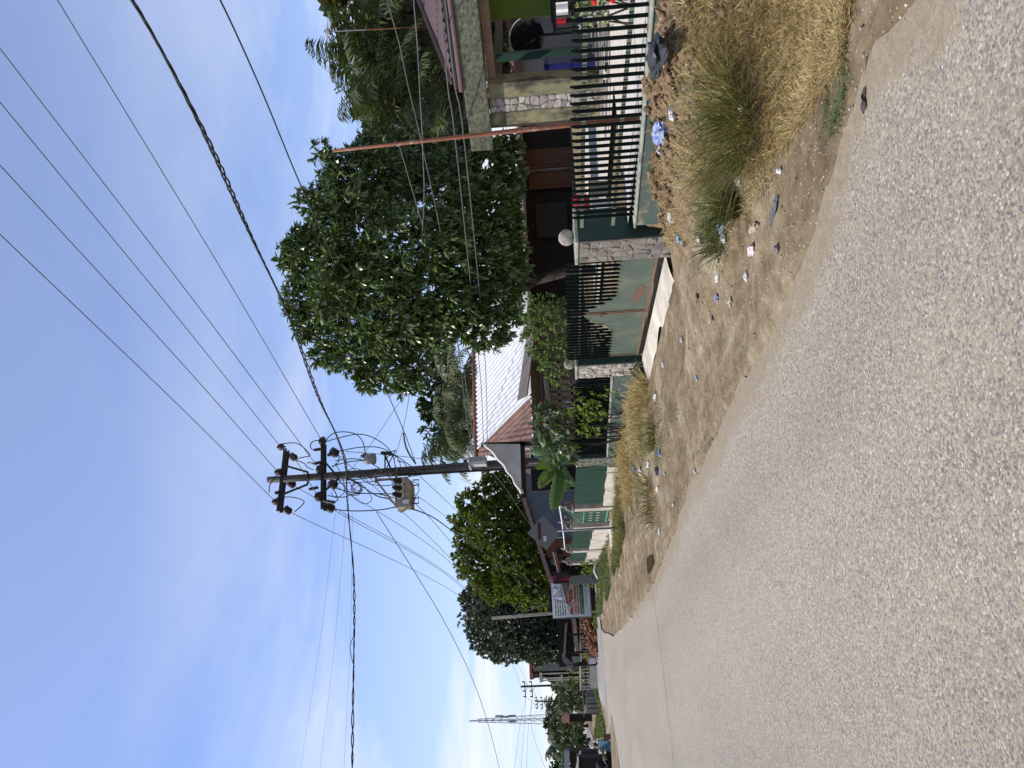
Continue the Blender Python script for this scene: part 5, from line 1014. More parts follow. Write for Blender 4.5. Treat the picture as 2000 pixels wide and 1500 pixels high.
# onward wires to the far poles
FP1=D(1020,1341,134); FP2=D(1046,1369,176)
def onward(l,a,via,endp,r=.012): wire(l,[a,D(*via[0]),D(*via[1]),endp],r,'wire')
onward('far running wire from the left strain insulator of the upper arm',HV['ft3'],((908,1172,48),(985,1262,85)),D(1023,1361,134))
onward('far running wire from the left strain insulator of the lower arm',HV['fl3'],((903,1148,46),(990,1255,85)),D(1040,1361,134))
onward('far running wire from the middle strain insulator of the lower arm',HV['fl2'],((893,1112,42),(985,1235,82)),D(1037,1350,134))
onward('far running wire from the middle strain insulator of the upper arm',HV['ft2'],((901,1142,45),(985,1248,84)),D(1021,1350,134))
onward('far running wire from the right strain insulator of the lower arm',HV['fl1'],((893,1106,42),(985,1230,82)),D(1035,1330,134))
onward('far running wire from the switchgear tank',D(803,975,23.6),((885,1065,38),(980,1190,75)),D(1060,1340,134))
wire('black drop cable curving into the bright tree towards the concrete post',[D(800,992,23.6),D(845,1010,27),D(885,1038,32),D(949,1081,40),D(1005,1129,48),D(1018,1160,51),D(1012,1185,52.5),D(1000,1204,53)],.022,'cable')
wire('thin wire from the pole shaft into the bright tree',[D(820,930,23.8),D(893,999,31),D(970,1075,40),D(1040,1140,45.5)],.010)
wire('thin wire from the tank hanger into the bright tree',[D(813,967,23.7),D(885,1021,32),D(960,1090,40),D(1056,1150,46)],.010)
wire('long sagging wire crossing the sky towards the left edge',[D(735,1000,23.8),D(807,1113,26),D(867,1213,29),D(917,1313,32),D(950,1403,35),D(975,1500,38),D(985,1560,40),D(1015,1800,46)],.013)
for i,(l,a,b_) in enumerate((('faint grey wire high over the road, nearer the pole top',(655,1003),(587,1500)),('faint grey wire below the first over the road',(675,1003),(625,1500)),('faintest grey wire just under the black cable',(688,1003),(672,1500)))):
    wire(l,[D(*a,24),D((a[0]+b_[0])/2+4,(a[1]+b_[1])/2,30),D(*b_,36),ext(D((a[0]+b_[0])/2+4,(a[1]+b_[1])/2,30),D(*b_,36),1.5)],.006)
wire('cable sagging from the pole foot to the tin house roof',[D(935,893,24),D(985,950,30),D(1025,1010,38),D(1062,1060,45)],.010)
for l,a,b_,c in (('guy wire from the concrete post to the dark huts',(1000,1204,53),(1040,1190,52),(1085,1172,50)),('low wire from the concrete post to the far poles',(975,1206,53),(1030,1260,85),(1068,1340,134)),('second low wire from the concrete post to the far poles',(985,1205,53),(1036,1258,85),(1080,1340,134))):
    wire(l,[D(*a),D(*b_),D(*c)],.012)
# ---------------------------------------------------------------- far end of the street
def quadprism(pts,ext,name,mat_,par): m=MB(); m.prism(pts,ext); return m.build(name,mat_,par)
hut=thing('thatched_hut','dark open hut with tin and thatch roofs under the dark tree','hut',(2,58,0))
s=58; q=lambda x,y,s_=58: S(x,y,s_)
quadprism([q(1117,1205),q(1120,1240),q(1125,1276),q(1131,1276),q(1128,1240),q(1124,1205)],(0,.5,.05),'thatch_edge',mat('thatch',(.34,.27,.24),(.22,.17,.15),9,1,bst=.5),hut)
m=MB(); m.sheet(lambda u,v:q(1108,1215)*(1-u)+q(1104,1282)*u+np.array([0,3.5*v,.25*v]),6,4); m.build('tin_roof',M['wood_dark'],hut)
m=MB(); a,b_,c,d_=q(1097,1276),q(1099,1290),q(1122,1318),q(1119,1296); m.sheet(lambda u,v:(a*(1-u)+b_*u)*(1-v)+(d_*(1-u)+c*u)*v+np.array([0,.02*math.sin(v*70),0]),4,60); m.build('side_roof',mat('old_tin',(.28,.26,.26),(.16,.15,.15),4,.8),hut)
m=MB(); p=q(1170,1205,61);r_=q(1170,1300,61); m.box((r_[0],61,-.1),(p[0],61.1,2.8)); m.build('back_wall',M['wood_dark'],hut)
for y in (1207,1240,1275,1298):
    p=q(1105,y); MB().box((p[0]-.06,58,-.1),(p[0]+.06,58.1,p[2])).build('post',M['wood_dark'],hut)
hp=thing('husk_heap','heap of reddish brown coconut husks on the grass before the hut','heap',(1.6,56,0)); rng=np.random.default_rng(6); m=MB()
for i in range(230):
    t=rng.random(); c=S(1166-2*t,1203+t*74,55.5+rng.normal(0,.5)); c[2]=abs(rng.normal(0,.42))*(1.1-.5*t)+.05; m.sph(c,rng.uniform(.09,.16),6,4,(1.3,1,.8),.5)
kind(m.build('husks',mat('husk',(.26,.11,.055),(.12,.05,.03),5,.9,(.50,.33,.16),3,(.58,.66)),hp),'stuff')
# concrete baluster fence
bf=thing('baluster_fence','grey concrete fence with baluster openings behind the white bin','fence',(0,62,0))
def along(x0,y0,x1,y1,s0,s1,t): 
    a=S(x0,y0,s0);b_=S(x1,y1,s1); return a*(1-t)+b_*t
for (ya,yb_,sa,sb) in ((1208,1290,59.2,61),(1293,1346,61.2,64)):
    P0=along(1133,ya,1133,yb_,sa,sb,0);P1=along(1133,ya,1134,yb_,sa,sb,1); 
    m=MB(); m.prism([(P0[0],P0[1],-.3),(P1[0],P1[1],-.3),(P1[0],P1[1],.55),(P0[0],P0[1],.55)],(0,.15,0)); m.build('low_wall',M['grey_plaster'],bf)
    m=MB(); m.beam((P0[0],P0[1]+.07,P0[2]),(P1[0],P1[1]+.07,P1[2]),.2,.12); n=max(6,int(abs(P0[0]-P1[0])/.22))
    for k in range(n+1):
        c=P0*(1-k/n)+P1*k/n; m.lathe((c[0],c[1]+.07,.55),[(.06,0),(.09,.12),(.04,.25),(.07,.4),(.06,max(.45,c[2]-.55))],8)
    m.build('balustrade',M['concrete'],bf)
gfn=thing('panel_fence','grey concrete panel fence with dark gaps beyond the far grass','fence',(-3,72,0))
pts=[(1143,1336),(1143,1352),(1143,1366),(1145,1373),(1145,1377),(1146,1382),(1147,1392)]
for i,(y0,y1) in enumerate(((1338,1343),(1343,1360),(1361,1368),(1369,1374),(1376,1383),(1385,1394))):
    a=S(1142+.05*(y0-1336),y0,72);b_=S(1142+.05*(y1-1336),y1,72); m=MB(); m.box((b_[0],72,-.6),(a[0],72.12,a[2])); m.build('panel',M['concrete' if i!=1 else 'grey_plaster'],gfn)
a=S(1143,1336,72.3);b_=S(1146,1396,72.3); m=MB(); m.box((b_[0],72.3,-.6),(a[0],72.36,a[2]-.05)); m.build('gap_shade_sheet',M['wood_dark'],gfn)  # dark sheet added behind the panels, standing in for shade in the gaps
a=S(1138,1335,72.05);b_=S(1141,1400,72.05); m=MB(); m.beam(a+(0,.06,.02),b_+(0,.06,.02),.16,.08); m.build('coping',M['concrete'],gfn)
bn_=thing('water_bin','square white bin on the kerb before the baluster fence','bin',S(1162,1291,56)); m=MB(); a=S(1150,1296.5,56);b_=S(1163,1285.5,56); m.prism([(a[0],56,b_[2]),(b_[0],56,b_[2]),(b_[0]+.02,56,a[2]),(a[0]-.03,56,a[2])],(0,.5,0)); m.build('body',M['white'],bn_,bevel=.02); m=MB(); m.box((a[0]-.05,55.97,a[2]),(b_[0]+.04,56.53,a[2]+.04)); m.build('lid',M['grey_metal'],bn_)
a=S(1145,1291,56.2);b_=S(1150,1286.5,56.2); m=MB(); m.box((a[0],56.2,b_[2]),(b_[0],56.5,a[2])); tag(m.build('orange_crate',M['orange'],bevel=.02,origin=(a[0],56.2,b_[2])),'small orange crate standing on the square white bin','crate')
m=MB(); a=S(1150,1285,56.6);b_=S(1164,1280,56.6); m.box((a[0],56.6,b_[2]),(b_[0],57,a[2])); tag(m.build('brick_stack',mat('bricks',(.5,.4,.32),(.35,.24,.18),9),origin=(a[0],56.6,b_[2])),'short pale brick pier right of the white bin','pier')
shrub('flowering_plant','tiny yellow flowering plant behind the orange crate',[(S(1146,1281,56.8),(.2,.2,.25))],leafmat('yel',[(.5,.45,.05),(.1,.15,.03),(.55,.5,.1)],.2),60,5,.12,.5,41)
sb=thing('green_signboard','tilted faded green signboard under the tin side roof','sign',S(1130,1288,57.5)); m=MB(); qq=lambda x,y:S(x,y,57.5); m.prism([qq(1117,1282),qq(1136,1282),qq(1136,1292),qq(1119,1296)],(0,.04,0)); m.build('board',mat('sign_green',(.13,.19,.12),(.2,.24,.17),4,.7,(.4,.2,.2),3,(.6,.7)),sb); m=MB(); m.prism([qq(1134,1281.5),qq(1136,1281.5),qq(1136,1293),qq(1134,1292)],(0,-.02,0)); m.build('border',M['white'],sb)
# red roofed two storey house
rh=thing('storey_house','grey two storey house with red roof band behind the dark tree','house',(0,95,0)); q=lambda x,y,s_=95: S(x,y,s_)
def wallpx(x0,x1,y0,y1,s_,dep,name,mt,par=None,zlow=None):
    a=q(x0,y0,s_);b_=q(x1,y1,s_); m=MB(); m.box((min(a[0],b_[0]),s_,zlow if zlow is not None else min(a[2],b_[2])),(max(a[0],b_[0]),s_+dep,max(a[2],b_[2]))); return m.build(name,mt,par or rh)
wallpx(1039,1100,1265,1309.5,95,6,'wall',M['grey_plaster'],zlow=0); wallpx(1041,1100,1310,1322,96.5,4,'recessed_wall',M['wood_dark'],zlow=0); wallpx(1032,1039.5,1260,1327,94.4,7.5,'roof_band',M['red_tile'])
wallpx(1037,1041,1314,1328,94.6,.3,'eave_edge',M['cream_wall']); wallpx(1053,1059,1314,1333,94.7,3,'balcony',M['cream_wall']); wallpx(1095,1099,1318,1333,94.7,3,'balcony',M['cream_wall'])
for y in (1315,1324,1328): wallpx(1058,1100,y,y+1.2,95.2,.3,'column',M['cream_wall'],zlow=0)
w=wallpx(1042,1050,1314,1323,96.3,.1,'window',M['glass_dark']); wallpx(1041,1051,1318,1318.8,96.2,.08,'frame',M['wood_tan'],w)
# two far poles
for i,(tx,ty,bx_,by_,d,arms_,lab) in enumerate(((1017,1341,1141,1336.5,134,((1024,1331,1027,1361),(1038,1331,1040,1361)),'dark double armed pole beyond the storey house'),(1044,1369,1138,1373,176,((1048,1361.5,1050,1384),(1058,1361.5,1060,1385)),'thinner double armed pole next to the lattice tower'))):
    a=D(tx,ty,d);b_=D(bx_,by_,d); t=thing('far_pole',lab,'utility pole',b_,'poles further down the street'); m=MB(); m.tube([b_-(0,0,.8),a],[.22,.16],8); m.build('shaft',M['iron'],t)
    for (xa,ya,xb,yb_) in arms_:
        p=D(xa,ya,d);r_=D(xb,yb_,d); m=MB(); m.beam(p,r_,.14,.16)
        for f in (.02,.62,.98):
            c=p*(1-f)+r_*f; m.tube([c,c+(0,0,.42)],.12,6)
        mid=p*.5+r_*.5; m.beam(p*.7+r_*.3,D(xa+7,(ty+bx_*0),d),.06,.06); m.beam(p*.3+r_*.7,D(xa+7,ty,d),.06,.06); m.build('crossarm',M['iron'],t)
    if i==0: FPB=a
for k,(xa,ya,xb,yb_) in enumerate(((1024,1331,1048,1361.5),(1027,1361,1050,1384),(1040,1361,1060,1385))):
    wire(['line between the two far poles, right end','line between the two far poles, upper left end','line between the two far poles, lower left end'][k],[D(xa,ya,134),D((xa+xb)/2+2,(ya+yb_)/2,152),D(xb,yb_,176)],.03)
for k,(x0,x1) in enumerate(((1000,1003),(1018,1016),(1034,1028),(1046,1070))):
    wire(['upper of the faint wires left of the far poles','second of the faint wires left of the far poles','third of the faint wires left of the far poles','lowest faint wire slanting left of the far poles'][k],[D(1027 if k<2 else 1040,1361,134),D((x0+1030)/2,1420,120),D(x1,1515,100)],.02)
# lattice tower
tw=thing('lattice_tower','tall grey lattice communication tower far beyond the road','tower',D(1133,1406,314)); d=314
def TP(x,y): return D(x,y,d)
m=MB(); topc=(918,1408.2);lft=(1075,1409.3);rgt=(1075,1395.5)
def leg(f,side): 
    x=932+f*(1140-932); half=1.5+f*6.2 if f>.05 else 1.6
    return (x,1407.6-4.6*f*1.0+ (half if side>0 else -half))
def tpos(f,side,dep): p=TP(*leg(f,side)); return p+fh*dep*(1.2+4*f)*.5
for side in (1,-1):
    for dep in (1,-1): m.tube([tpos(0,side,dep),tpos(1,side,dep)],.14,5)
n=13
for k in range(n):
    f0=(k/n)**1.15;f1=((k+1)/n)**1.15
    for dep in (1,-1): m.tube([tpos(f0,1,dep),tpos(f1,-1,dep)],.055,4); m.tube([tpos(f0,-1,dep),tpos(f1,1,dep)],.055,4)
    for side in (1,-1): m.tube([tpos(f0,side,1),tpos(f1,side,-1)],.055,4)
    m.tube([tpos(f1,1,1),tpos(f1,-1,1)],.055,4)
m.tube([TP(914,1408.4),TP(932,1407.6)],.12,5); m.box(tuple(TP(918,1409.6)-(0,0,3)),tuple(TP(918,1406.8)+(0,.6,0)))
m.build('lattice',mat('tower_grey',(.42,.44,.47),(.36,.38,.41),1),tw)
for (x,y) in ((975,1398.5),(985,1400),(1000,1398),(1001,1409)):
    m=MB(); p=TP(x,y); m.box(tuple(p+(-.35,-.3,-1.6)),tuple(p+(.35,.3,1.6))); m.build('antenna_panel',M['grey_metal'],tw)
# far trees, each with its own crown and trunk
FT=[('dark bushy tree left of the storey house',[(1085,1322,110,14),(1105,1330,105,18),(1125,1325,100,16),(1115,1310,98,16),(1120,1300,92,12)],'far_leaf'),
('leafy green tree behind the first far pole',[(1098,1342,120,16),(1115,1350,115,18),(1105,1360,118,14),(1130,1345,110,14)],'far_leaf'),
('green tree just right of the lattice tower',[(1085,1380,190,14),(1100,1372,180,16),(1118,1385,170,16),(1125,1365,170,14)],'far_leaf'),
('pale green tree left of the lattice tower foot',[(1078,1412,210,14),(1092,1420,200,16),(1105,1405,200,14)],'far_leaf'),
('olive tree behind the rust coloured tin roof',[(1108,1415,140,12),(1112,1428,138,14),(1120,1420,135,14),(1126,1410,132,10)],'olive'),
('dark round tree left of the olive tree',[(1085,1432,190,12),(1098,1440,185,14),(1112,1442,180,16),(1125,1435,170,12)],'far_leaf'),
('olive brown tree above the motorcycle rider',[(1106,1460,130,12),(1114,1468,130,12),(1122,1458,130,12),(1112,1450,132,8)],'olive'),
('green tree at the left edge of the far tree row',[(1088,1475,170,12),(1092,1486,170,12),(1096,1496,170,12),(1090,1510,170,14),(1100,1480,165,10)],'far_leaf'),
('dark shrub low beside the far road',[(1128,1440,120,8),(1130,1452,120,9),(1129,1425,125,8),(1131,1465,118,8)],'far_leaf')]
for i,(lab,bb,mm) in enumerate(FT):
    blb=[bl(*b_) for b_ in bb]; c=np.mean([b_[0] for b_ in blb],0); simpletree('distant_tree',lab,blb,(c[0],c[1],0),M[mm],.9,6,1.0,.6,'distant trees down the street',50+i,tr=.25,tips=3)
for i,(x,y,d,L,lab) in enumerate(((1079,1452,150,3.6,'spiky headed palm against the sky at the far left'),(1086,1399,200,4.4,'small palm at the right foot of the lattice tower'),(1075,1389,210,4.5,'palm crown between the second far pole and the tower'),(1098,1497,150,3.0,'palm at the very left edge of the far trees'),(1100,1352,112,3.4,'palm in front of the leafy tree by the first far pole'))):
    tp=D(x,y,d); palm('distant_palm',lab,(tp[0],tp[1],0),tp,fan(9,.6,L,1.5,rng)+fan(7,.05,L,1.1,rng,.3),'distant palms down the street',seed=70+i,nl=22,w=.16,ll=1.2,m='far_leaf',tr=.3)
for i,(bb,lab) in enumerate((([(1122,1312,66,10),(1130,1322,66,12),(1125,1332,67,12),(1132,1305,66,10)],'dense green hedge spilling over the baluster fence'),([(1120,1345,76,12),(1128,1356,76,12),(1132,1368,76,10),(1112,1350,77,10)],'dense green shrub behind the grey panel fence'),([(1122,1378,80,8),(1130,1388,80,8),(1110,1366,80,10)],'loose twiggy shrub at the left end of the panel fence'))):
    shrub('roadside_shrub',lab,[bl(*b_) for b_ in bb],M['bush'] if i==0 else M['far_leaf'],3.0,6,.35,.6,90+i)
# far huts
def farhut(label,x0,x1,y0,y1,s_,roofmat,wallmat,rx):
    a=S(x0,y1,s_);b_=S(x1,y0,s_); t=thing('distant_hut',label,'hut',((a[0]+b_[0])/2,s_,0)); 
    m=MB(); m.prism([S(x0,y0,s_),S(rx,y0,s_-.6),S(rx,y1,s_-.6),S(x0,y1,s_)],(0,3,0)); m.build('roof',roofmat,t); r_=S(rx,y0,s_)
    m=MB(); m.box((a[0]+.1,s_+.2,-.8),(b_[0]-.1,s_+3,r_[2])); m.build('wall',wallmat,t)
farhut('tiny shack with rust red tin roof near the tower foot',1098,1133,1394,1412,125,mat('rust_far',(.30,.15,.11),(.22,.10,.07),2),M['wood_dark'],1112)
farhut('grey roofed shed at the left edge beyond the road',1102,1136,1466,1510,95,mat('slate',(.10,.105,.12),(.08,.085,.1),2),M['wood_dark'],1112)
farhut('lower dark shed with pale leaning plank at the left edge',1127,1148,1478,1515,78,M['wood_grey'],M['wood_dark'],1130)
m=MB(); m.beam(D(1126,1500,74),D(1134,1467,74),.14,.14); tag(m.build('leaning_plank',M['white'],origin=D(1134,1467,74)),'pale plank slanting from the eave of the dark shed','plank')
m=MB(); m.sph(D(1127,1391,120),.8,8,6,(1,1,.7),.4); tag(m.build('white_tarp',M['white'],origin=D(1127,1391,120)),'white tarpaulin heap below the rust red shack','tarpaulin')
# ---------------------------------------------------------------- barriers, stall, rider
def brr(label,pts,ext,mt,name,s_): pass
ab=thing('frame_barrier','light blue folding signboard barrier on the sandy island','signboard',S(1193,1455,44.2)); q=lambda x,y,s_=44.2: S(x,y,s_)
m=MB(); m.prism([q(1168,1446),q(1192.5,1447.5),q(1192.5,1466),q(1168.5,1463)],(0,.02,0)); m.build('face_board',mat('blue_board',(.22,.42,.50),(.26,.47,.52),6,.7,(.55,.52,.2),3,(.58,.66)),ab)
m=MB(); m.prism([q(1168.5,1463,44.18),q(1192.5,1448,44.18),q(1192.5,1466.5,44.18)],(0,-.012,.0)); m.build('side_board',mat('blue_shaded',(.06,.15,.20),(.05,.12,.17),5),ab)  # darker blue triangle paints in the shaded side of the board
m=MB(); m.beam(q(1168,1446,44.25),q(1193,1447.5,44.25),.04,.04,(0,1,0)); m.beam(q(1168,1463,44.25),q(1193,1466,44.25),.04,.04,(0,1,0)); m.build('leg',M['wood_grey'],ab)
bb_=thing('brown_crate','brown wooden box next to the light blue signboard','crate',q(1191,1440)); m=MB(); a=q(1180,1445,43.9);b_=q(1191.5,1434.5,43.9); m.box((a[0],43.9,b_[2]-.05),(b_[0],44.4,a[2])); m.build('body',M['brown_box'],bb_,bevel=.02); m=MB(); m.box((a[0]-.02,43.88,a[2]-.03),(b_[0]+.02,44.42,a[2]+.01)); m.build('lid',M['wood_dark'],bb_)
st=thing('covered_stall','low black tarpaulin covered stall on the island at the left edge','stall',(-6.6,46,0)); q2=lambda x,y: S(x,y,45)
m=MB()
a=q2(1181,1470);b_=q2(1180,1520); m.sheet(lambda u,v:(a[0]*(1-u)+b_[0]*u,45+2*v,(a[2]+.10*math.sin(u*9)+.05*math.sin(21*u))*1.0),14,4); m.build('cover',M['black'],st)
m=MB(); m.box((b_[0],45.05,-.05),(a[0],46.9,a[2]-.12)); m.build('table',M['black'],st)
tag(MB().sph(q2(1173,1494),.28,14,10,(1,1,.9)).build('black_drum',M['black'],smooth=True,origin=q2(1173,1494)),'round black water drum standing on the covered stall','drum')
m=MB(); 
for k in range(7): m.tube([q2(1178+.5*k,1474+1.2*k),q2(1184+.4*k,1474+1.1*k)],.06,6)
tag(m.build('banana_bunch',M['vine'],smooth=True,origin=q2(1181,1477)),'green banana bunch hanging at the stall corner','bananas')
# motorcycle and rider, coming towards the camera
RB=np.array(D(1166,1453,54.5)); RB[2]=zs(RB[0],RB[1])+.02; fwd=np.array([.34,-.94,0]); sd=np.array([.94,.34,0])
mo=thing('motorcycle','small dark motorcycle ridden towards the junction','motorcycle',RB)
def L(f,s_,z): return RB+fwd*f+sd*s_+zz*z
for f in (.62,-.60):
    m=MB(); m.tube([L(f+.25*math.cos(x),0,.28+.25*math.sin(x)) for x in np.linspace(0,2*math.pi,19)],.055,7); w=m.build('wheel',M['black'],mo,True); m=MB(); m.tube([L(f,-.06,.28),L(f,.06,.28)],.10,10); m.build('hub',M['grey_metal'],w)
m=MB(); m.tube([L(-.5,0,.55),L(-.1,0,.62),L(.2,0,.55),L(.35,0,.75),L(.42,0,.92)],[.10,.14,.10,.09,.05],9); m.tube([L(-.3,0,.35),L(.15,0,.35)],.13,8); m.build('body',M['red'],mo,True)
m=MB(); m.tube([L(-.62,0,.72),L(-.3,0,.74),L(.05,0,.70)],[.09,.13,.10],9); m.build('saddle',M['black'],mo,True)
m=MB(); m.tube([L(.62,-.08,.28),L(.44,-.08,.86)],.025,6); m.tube([L(.62,.08,.28),L(.44,.08,.86)],.025,6); m.tube([L(.34,-.34,.98),L(.42,0,.94),L(.34,.34,.98)],.02,6); m.build('handlebar',M['iron'],mo)
m=MB(); m.sph(L(.52,0,.84),.09,10,8); m.build('headlight',M['white'],mo,True)
for s_ in (-.3,.3): 
    m=MB(); m.tube([L(.36,s_,.98),L(.34,s_*1.2,1.12)],.01,5); m.sph(L(.34,s_*1.2,1.14),.05,8,6,(1,.4,.7)); m.build('mirror',M['iron'],mo)
def skin(name,label,V,E,R,mt,root=0):
    me=bpy.data.meshes.new(name); base=np.array(V[0]); me.from_pydata([tuple(np.array(v)-base) for v in V],E,[]); o=bpy.data.objects.new(name,me); COL.objects.link(o); o.location=tuple(base)
    sm=o.modifiers.new('skin','SKIN'); 
    lay=me.skin_vertices[0].data if me.skin_vertices else None
    if lay:
        for i,r in enumerate(R): lay[i].radius=(r,r)
        lay[root].use_root=True
    o.modifiers.new('sub','SUBSURF').levels=1; o.modifiers['sub'].render_levels=2; me.materials.append(mt); return o
V=[L(-.2,0,.80),L(-.16,0,.98),L(-.12,0,1.18),L(-.1,0,1.33),L(-.08,0,1.42),L(-.07,0,1.52),L(-.06,0,1.62)]
E=[(i,i+1) for i in range(6)]; R=[.15,.14,.155,.12,.055,.085,.07]
for s_ in (-1,1):
    b0=len(V); V+=[L(-.1,.19*s_,1.32),L(.06,.28*s_,1.10),L(.24,.30*s_,1.02),L(.33,.31*s_,1.0)]; R+=[.065,.05,.04,.032]; E+=[(3,b0),(b0,b0+1),(b0+1,b0+2),(b0+2,b0+3)]
    b0=len(V); V+=[L(-.15,.10*s_,.78),L(.22,.18*s_,.70),L(.10,.17*s_,.36),L(.22,.17*s_,.31)]; R+=[.09,.07,.05,.04]; E+=[(0,b0),(b0,b0+1),(b0+1,b0+2),(b0+2,b0+3)]
def tinted():
    m,nt,b,_=newmat('rider_cloth'); g=nt.nodes.new('ShaderNodeNewGeometry'); s_=nt.nodes.new('ShaderNodeSeparateXYZ'); nt.links.new(g.outputs['Position'],s_.inputs[0])
    mr=nt.nodes.new('ShaderNodeMapRange'); mr.inputs[1].default_value=RB[2]; mr.inputs[2].default_value=RB[2]+1.75; nt.links.new(s_.outputs[2],mr.inputs[0])
    c=ramp(nt,mr.outputs[0],[(0,(.02,.02,.025)),(.47,(.02,.02,.025)),(.48,(.16,.02,.02)),(.64,(.16,.02,.02)),(.645,(.62,.60,.57)),(.80,(.62,.60,.57)),(.805,(.28,.16,.1)),(1,(.28,.16,.1))],'CONSTANT'); nt.links.new(c,b.inputs['Base Color']); b.inputs['Roughness'].default_value=.8; return m
pr=skin('person','',V,E,R,tinted()); tag(pr,'person in a white and maroon top and dark trousers riding the small motorcycle','person')
def pchild(m,name,mt): o=m.build(name,mt,pr,True); return o
m=MB(); m.sph(L(-.09,0,1.61),.115,12,9,(1,1,.95),.15); pchild(m,'hair',M['hair'])
m=MB(); 
for s_ in (-.035,.035): m.sph(L(.03,s_,1.58),.014,6,5)
pchild(m,'eyes',M['black']); m=MB(); m.sph(L(.045,0,1.545),.018,6,5); m.sph(L(-.03,.09,1.56),.025,6,5); m.sph(L(-.03,-.09,1.56),.025,6,5); pchild(m,'face',M['skin'])
for s_ in (-1,1):
    m=MB(); m.sph(L(.34,.32*s_,1.0),.04,8,6)
    for k in range(4): m.tube([L(.36,.29*s_+.022*k*s_,1.01),L(.40,.29*s_+.022*k*s_,.99),L(.385,.29*s_+.022*k*s_,.96)],.010,5)
    m.tube([L(.33,.28*s_,1.0),L(.37,.26*s_,.97)],.011,5); pchild(m,'hand',M['skin'])
# ---------------------------------------------------------------- litter on the verge
def crump(px,py,size,mt,label,cat='litter',name='plastic_bag',sc=(1,1,.45),jit=.6,h=0,group='litter on the verge',rot=0):
    size=size*(.72 if py<500 else .58); p=gz(px,py); rg=np.random.default_rng(int(px*7+py)); m=MB(); n,k=18,12; c=p+np.array([0,0,size*sc[2]*.22+h+(.03 if py<330 else .012)]); vs=[]
    for i in range(k+1):
        th=math.pi*i/k
        for j in range(n):
            a=2*math.pi*j/n; d=Vector((math.sin(th)*math.cos(a),math.sin(th)*math.sin(a),math.cos(th))); f=1+jit*mnoise.noise(d*1.7+Vector((px,py,0)))+jit*.6*mnoise.noise(d*4.1+Vector((py,px,3))); v=np.array(d)*f*size*np.array(sc); cr,sr=math.cos(rot),math.sin(rot); vs.append(c+np.array([v[0]*cr-v[1]*sr,v[0]*sr+v[1]*cr,v[2]]))
    m.add(vs,[(i*n+j,(i+1)*n+j,(i+1)*n+(j+1)%n,i*n+(j+1)%n) for i in range(k) for j in range(n)])
    return tag(m.build(name,mt,smooth=False,origin=p),label,cat,group)
W_=M['plastic_white'];K_=M['plastic_black']; B_=M['plastic_blue']
crump(1312,108,.28,K_,'big torn black plastic bag draped over the heaped clods',sc=(1.2,.6,.35),rot=1.2,h=.06)
crump(1331,78,.13,W_,'crumpled white scrap beside the big black bag',h=.08)
crump(1310,258,.20,B_,'blue and white plastic bag lying under the low green wall',sc=(1.2,.55,.5),rot=1.4,h=.04)
crump(1321,222,.08,W_,'white foam lump between the blue bag and the largest tuft',name='foam_piece',cat='foam')
crump(1296,298,.09,W_,'white scrap at the foot of the low wall past the blue bag',name='paper_scrap')
crump(1460,205,.075,mat('clear_plastic',(.5,.5,.5),(.36,.33,.28),9,.3),'greyish clear plastic cup bag at the edge of the dry grass')
crump(1437,283,.06,W_,'white plastic scrap at the base of the largest tuft'); crump(1474,277,.06,W_,'white plastic cup below the largest tuft on the straw',name='plastic_cup',cat='cup',sc=(.7,.7,.9))
crump(1445,353,.06,W_,'pale scrap of paper between the two green tufts',name='paper_scrap')
crump(1434,386,.07,B_,'shiny blue and silver wrapper under the spiky tuft',name='foil_wrapper',cat='wrapper')
crump(1426,410,.10,mat('sheet_plastic',(.62,.62,.62),(.45,.45,.46),8,.3),'clear white plastic sheet bent under the spiky tuft',sc=(.6,1.2,.3),rot=.8)
crump(1411,441,.08,M['cyan'],'bright cyan wrapper beyond the spiky tuft',name='foil_wrapper',cat='wrapper')
crump(1314,421,.10,W_,'large crumpled white bag near the end of the low green wall')
crump(1283,469,.09,W_,'white folded sheet resting on the broken soil by the stone pillar',name='paper_scrap',sc=(.9,.7,.5))
crump(1337,476,.07,W_,'T shaped white scrap in the grass below the stone pillar',name='paper_scrap',sc=(1.2,.4,.4),rot=.4); crump(1327,466,.05,M['cyan'],'small pale blue scrap below the stone pillar',name='foil_wrapper',cat='wrapper')
crump(1368,463,.10,M['plastic_white'],'flattened white scrap among the small loose tuft',name='paper_scrap',sc=(1.1,.8,.25)); crump(1416,464,.06,W_,'white torn wrapper on the path of straw',name='paper_scrap'); crump(1413,485,.06,W_,'long white tissue lying just past the straw path',name='paper_scrap',sc=(1.4,.4,.4))
crump(1475,445,.10,M['pinkish'],'long cream coloured rag on the bare dirt',name='cloth_rag',cat='rag',sc=(.4,1.5,.25),rot=-.3); crump(1470,488,.075,mat('milk',(.75,.72,.7),(.6,.3,.3),20,.5),'white packet with red print on the bare dirt',name='drink_packet',cat='packet',sc=(.6,1.3,.4))
crump(1515,410,.11,flat('darkcloth',(.12,.125,.14),.8),'dark grey rag flattened at the dirt edge',name='cloth_rag',cat='rag',sc=(.4,1.6,.15),rot=.3)
crump(1520,487,.045,M['concrete'],'brown stone at the dirt edge past the dark rag',name='loose_stone',cat='stone',sc=(1,1,.8),jit=.4); crump(1526,333,.03,M['white'],'small white pebble on the dirt near the first tuft',name='loose_stone',cat='stone',jit=.3,sc=(1,1,.8))
crump(1402,513,.09,flat('yel_green',(.38,.40,.16)),'yellowish leaf sheath lying past the straw path',name='leaf_sheath',cat='leaf',sc=(.5,1.5,.2)); crump(1404,543,.08,W_,'long whitish scrap beside the yellow leaf sheath',name='paper_scrap',sc=(.5,1.6,.3))
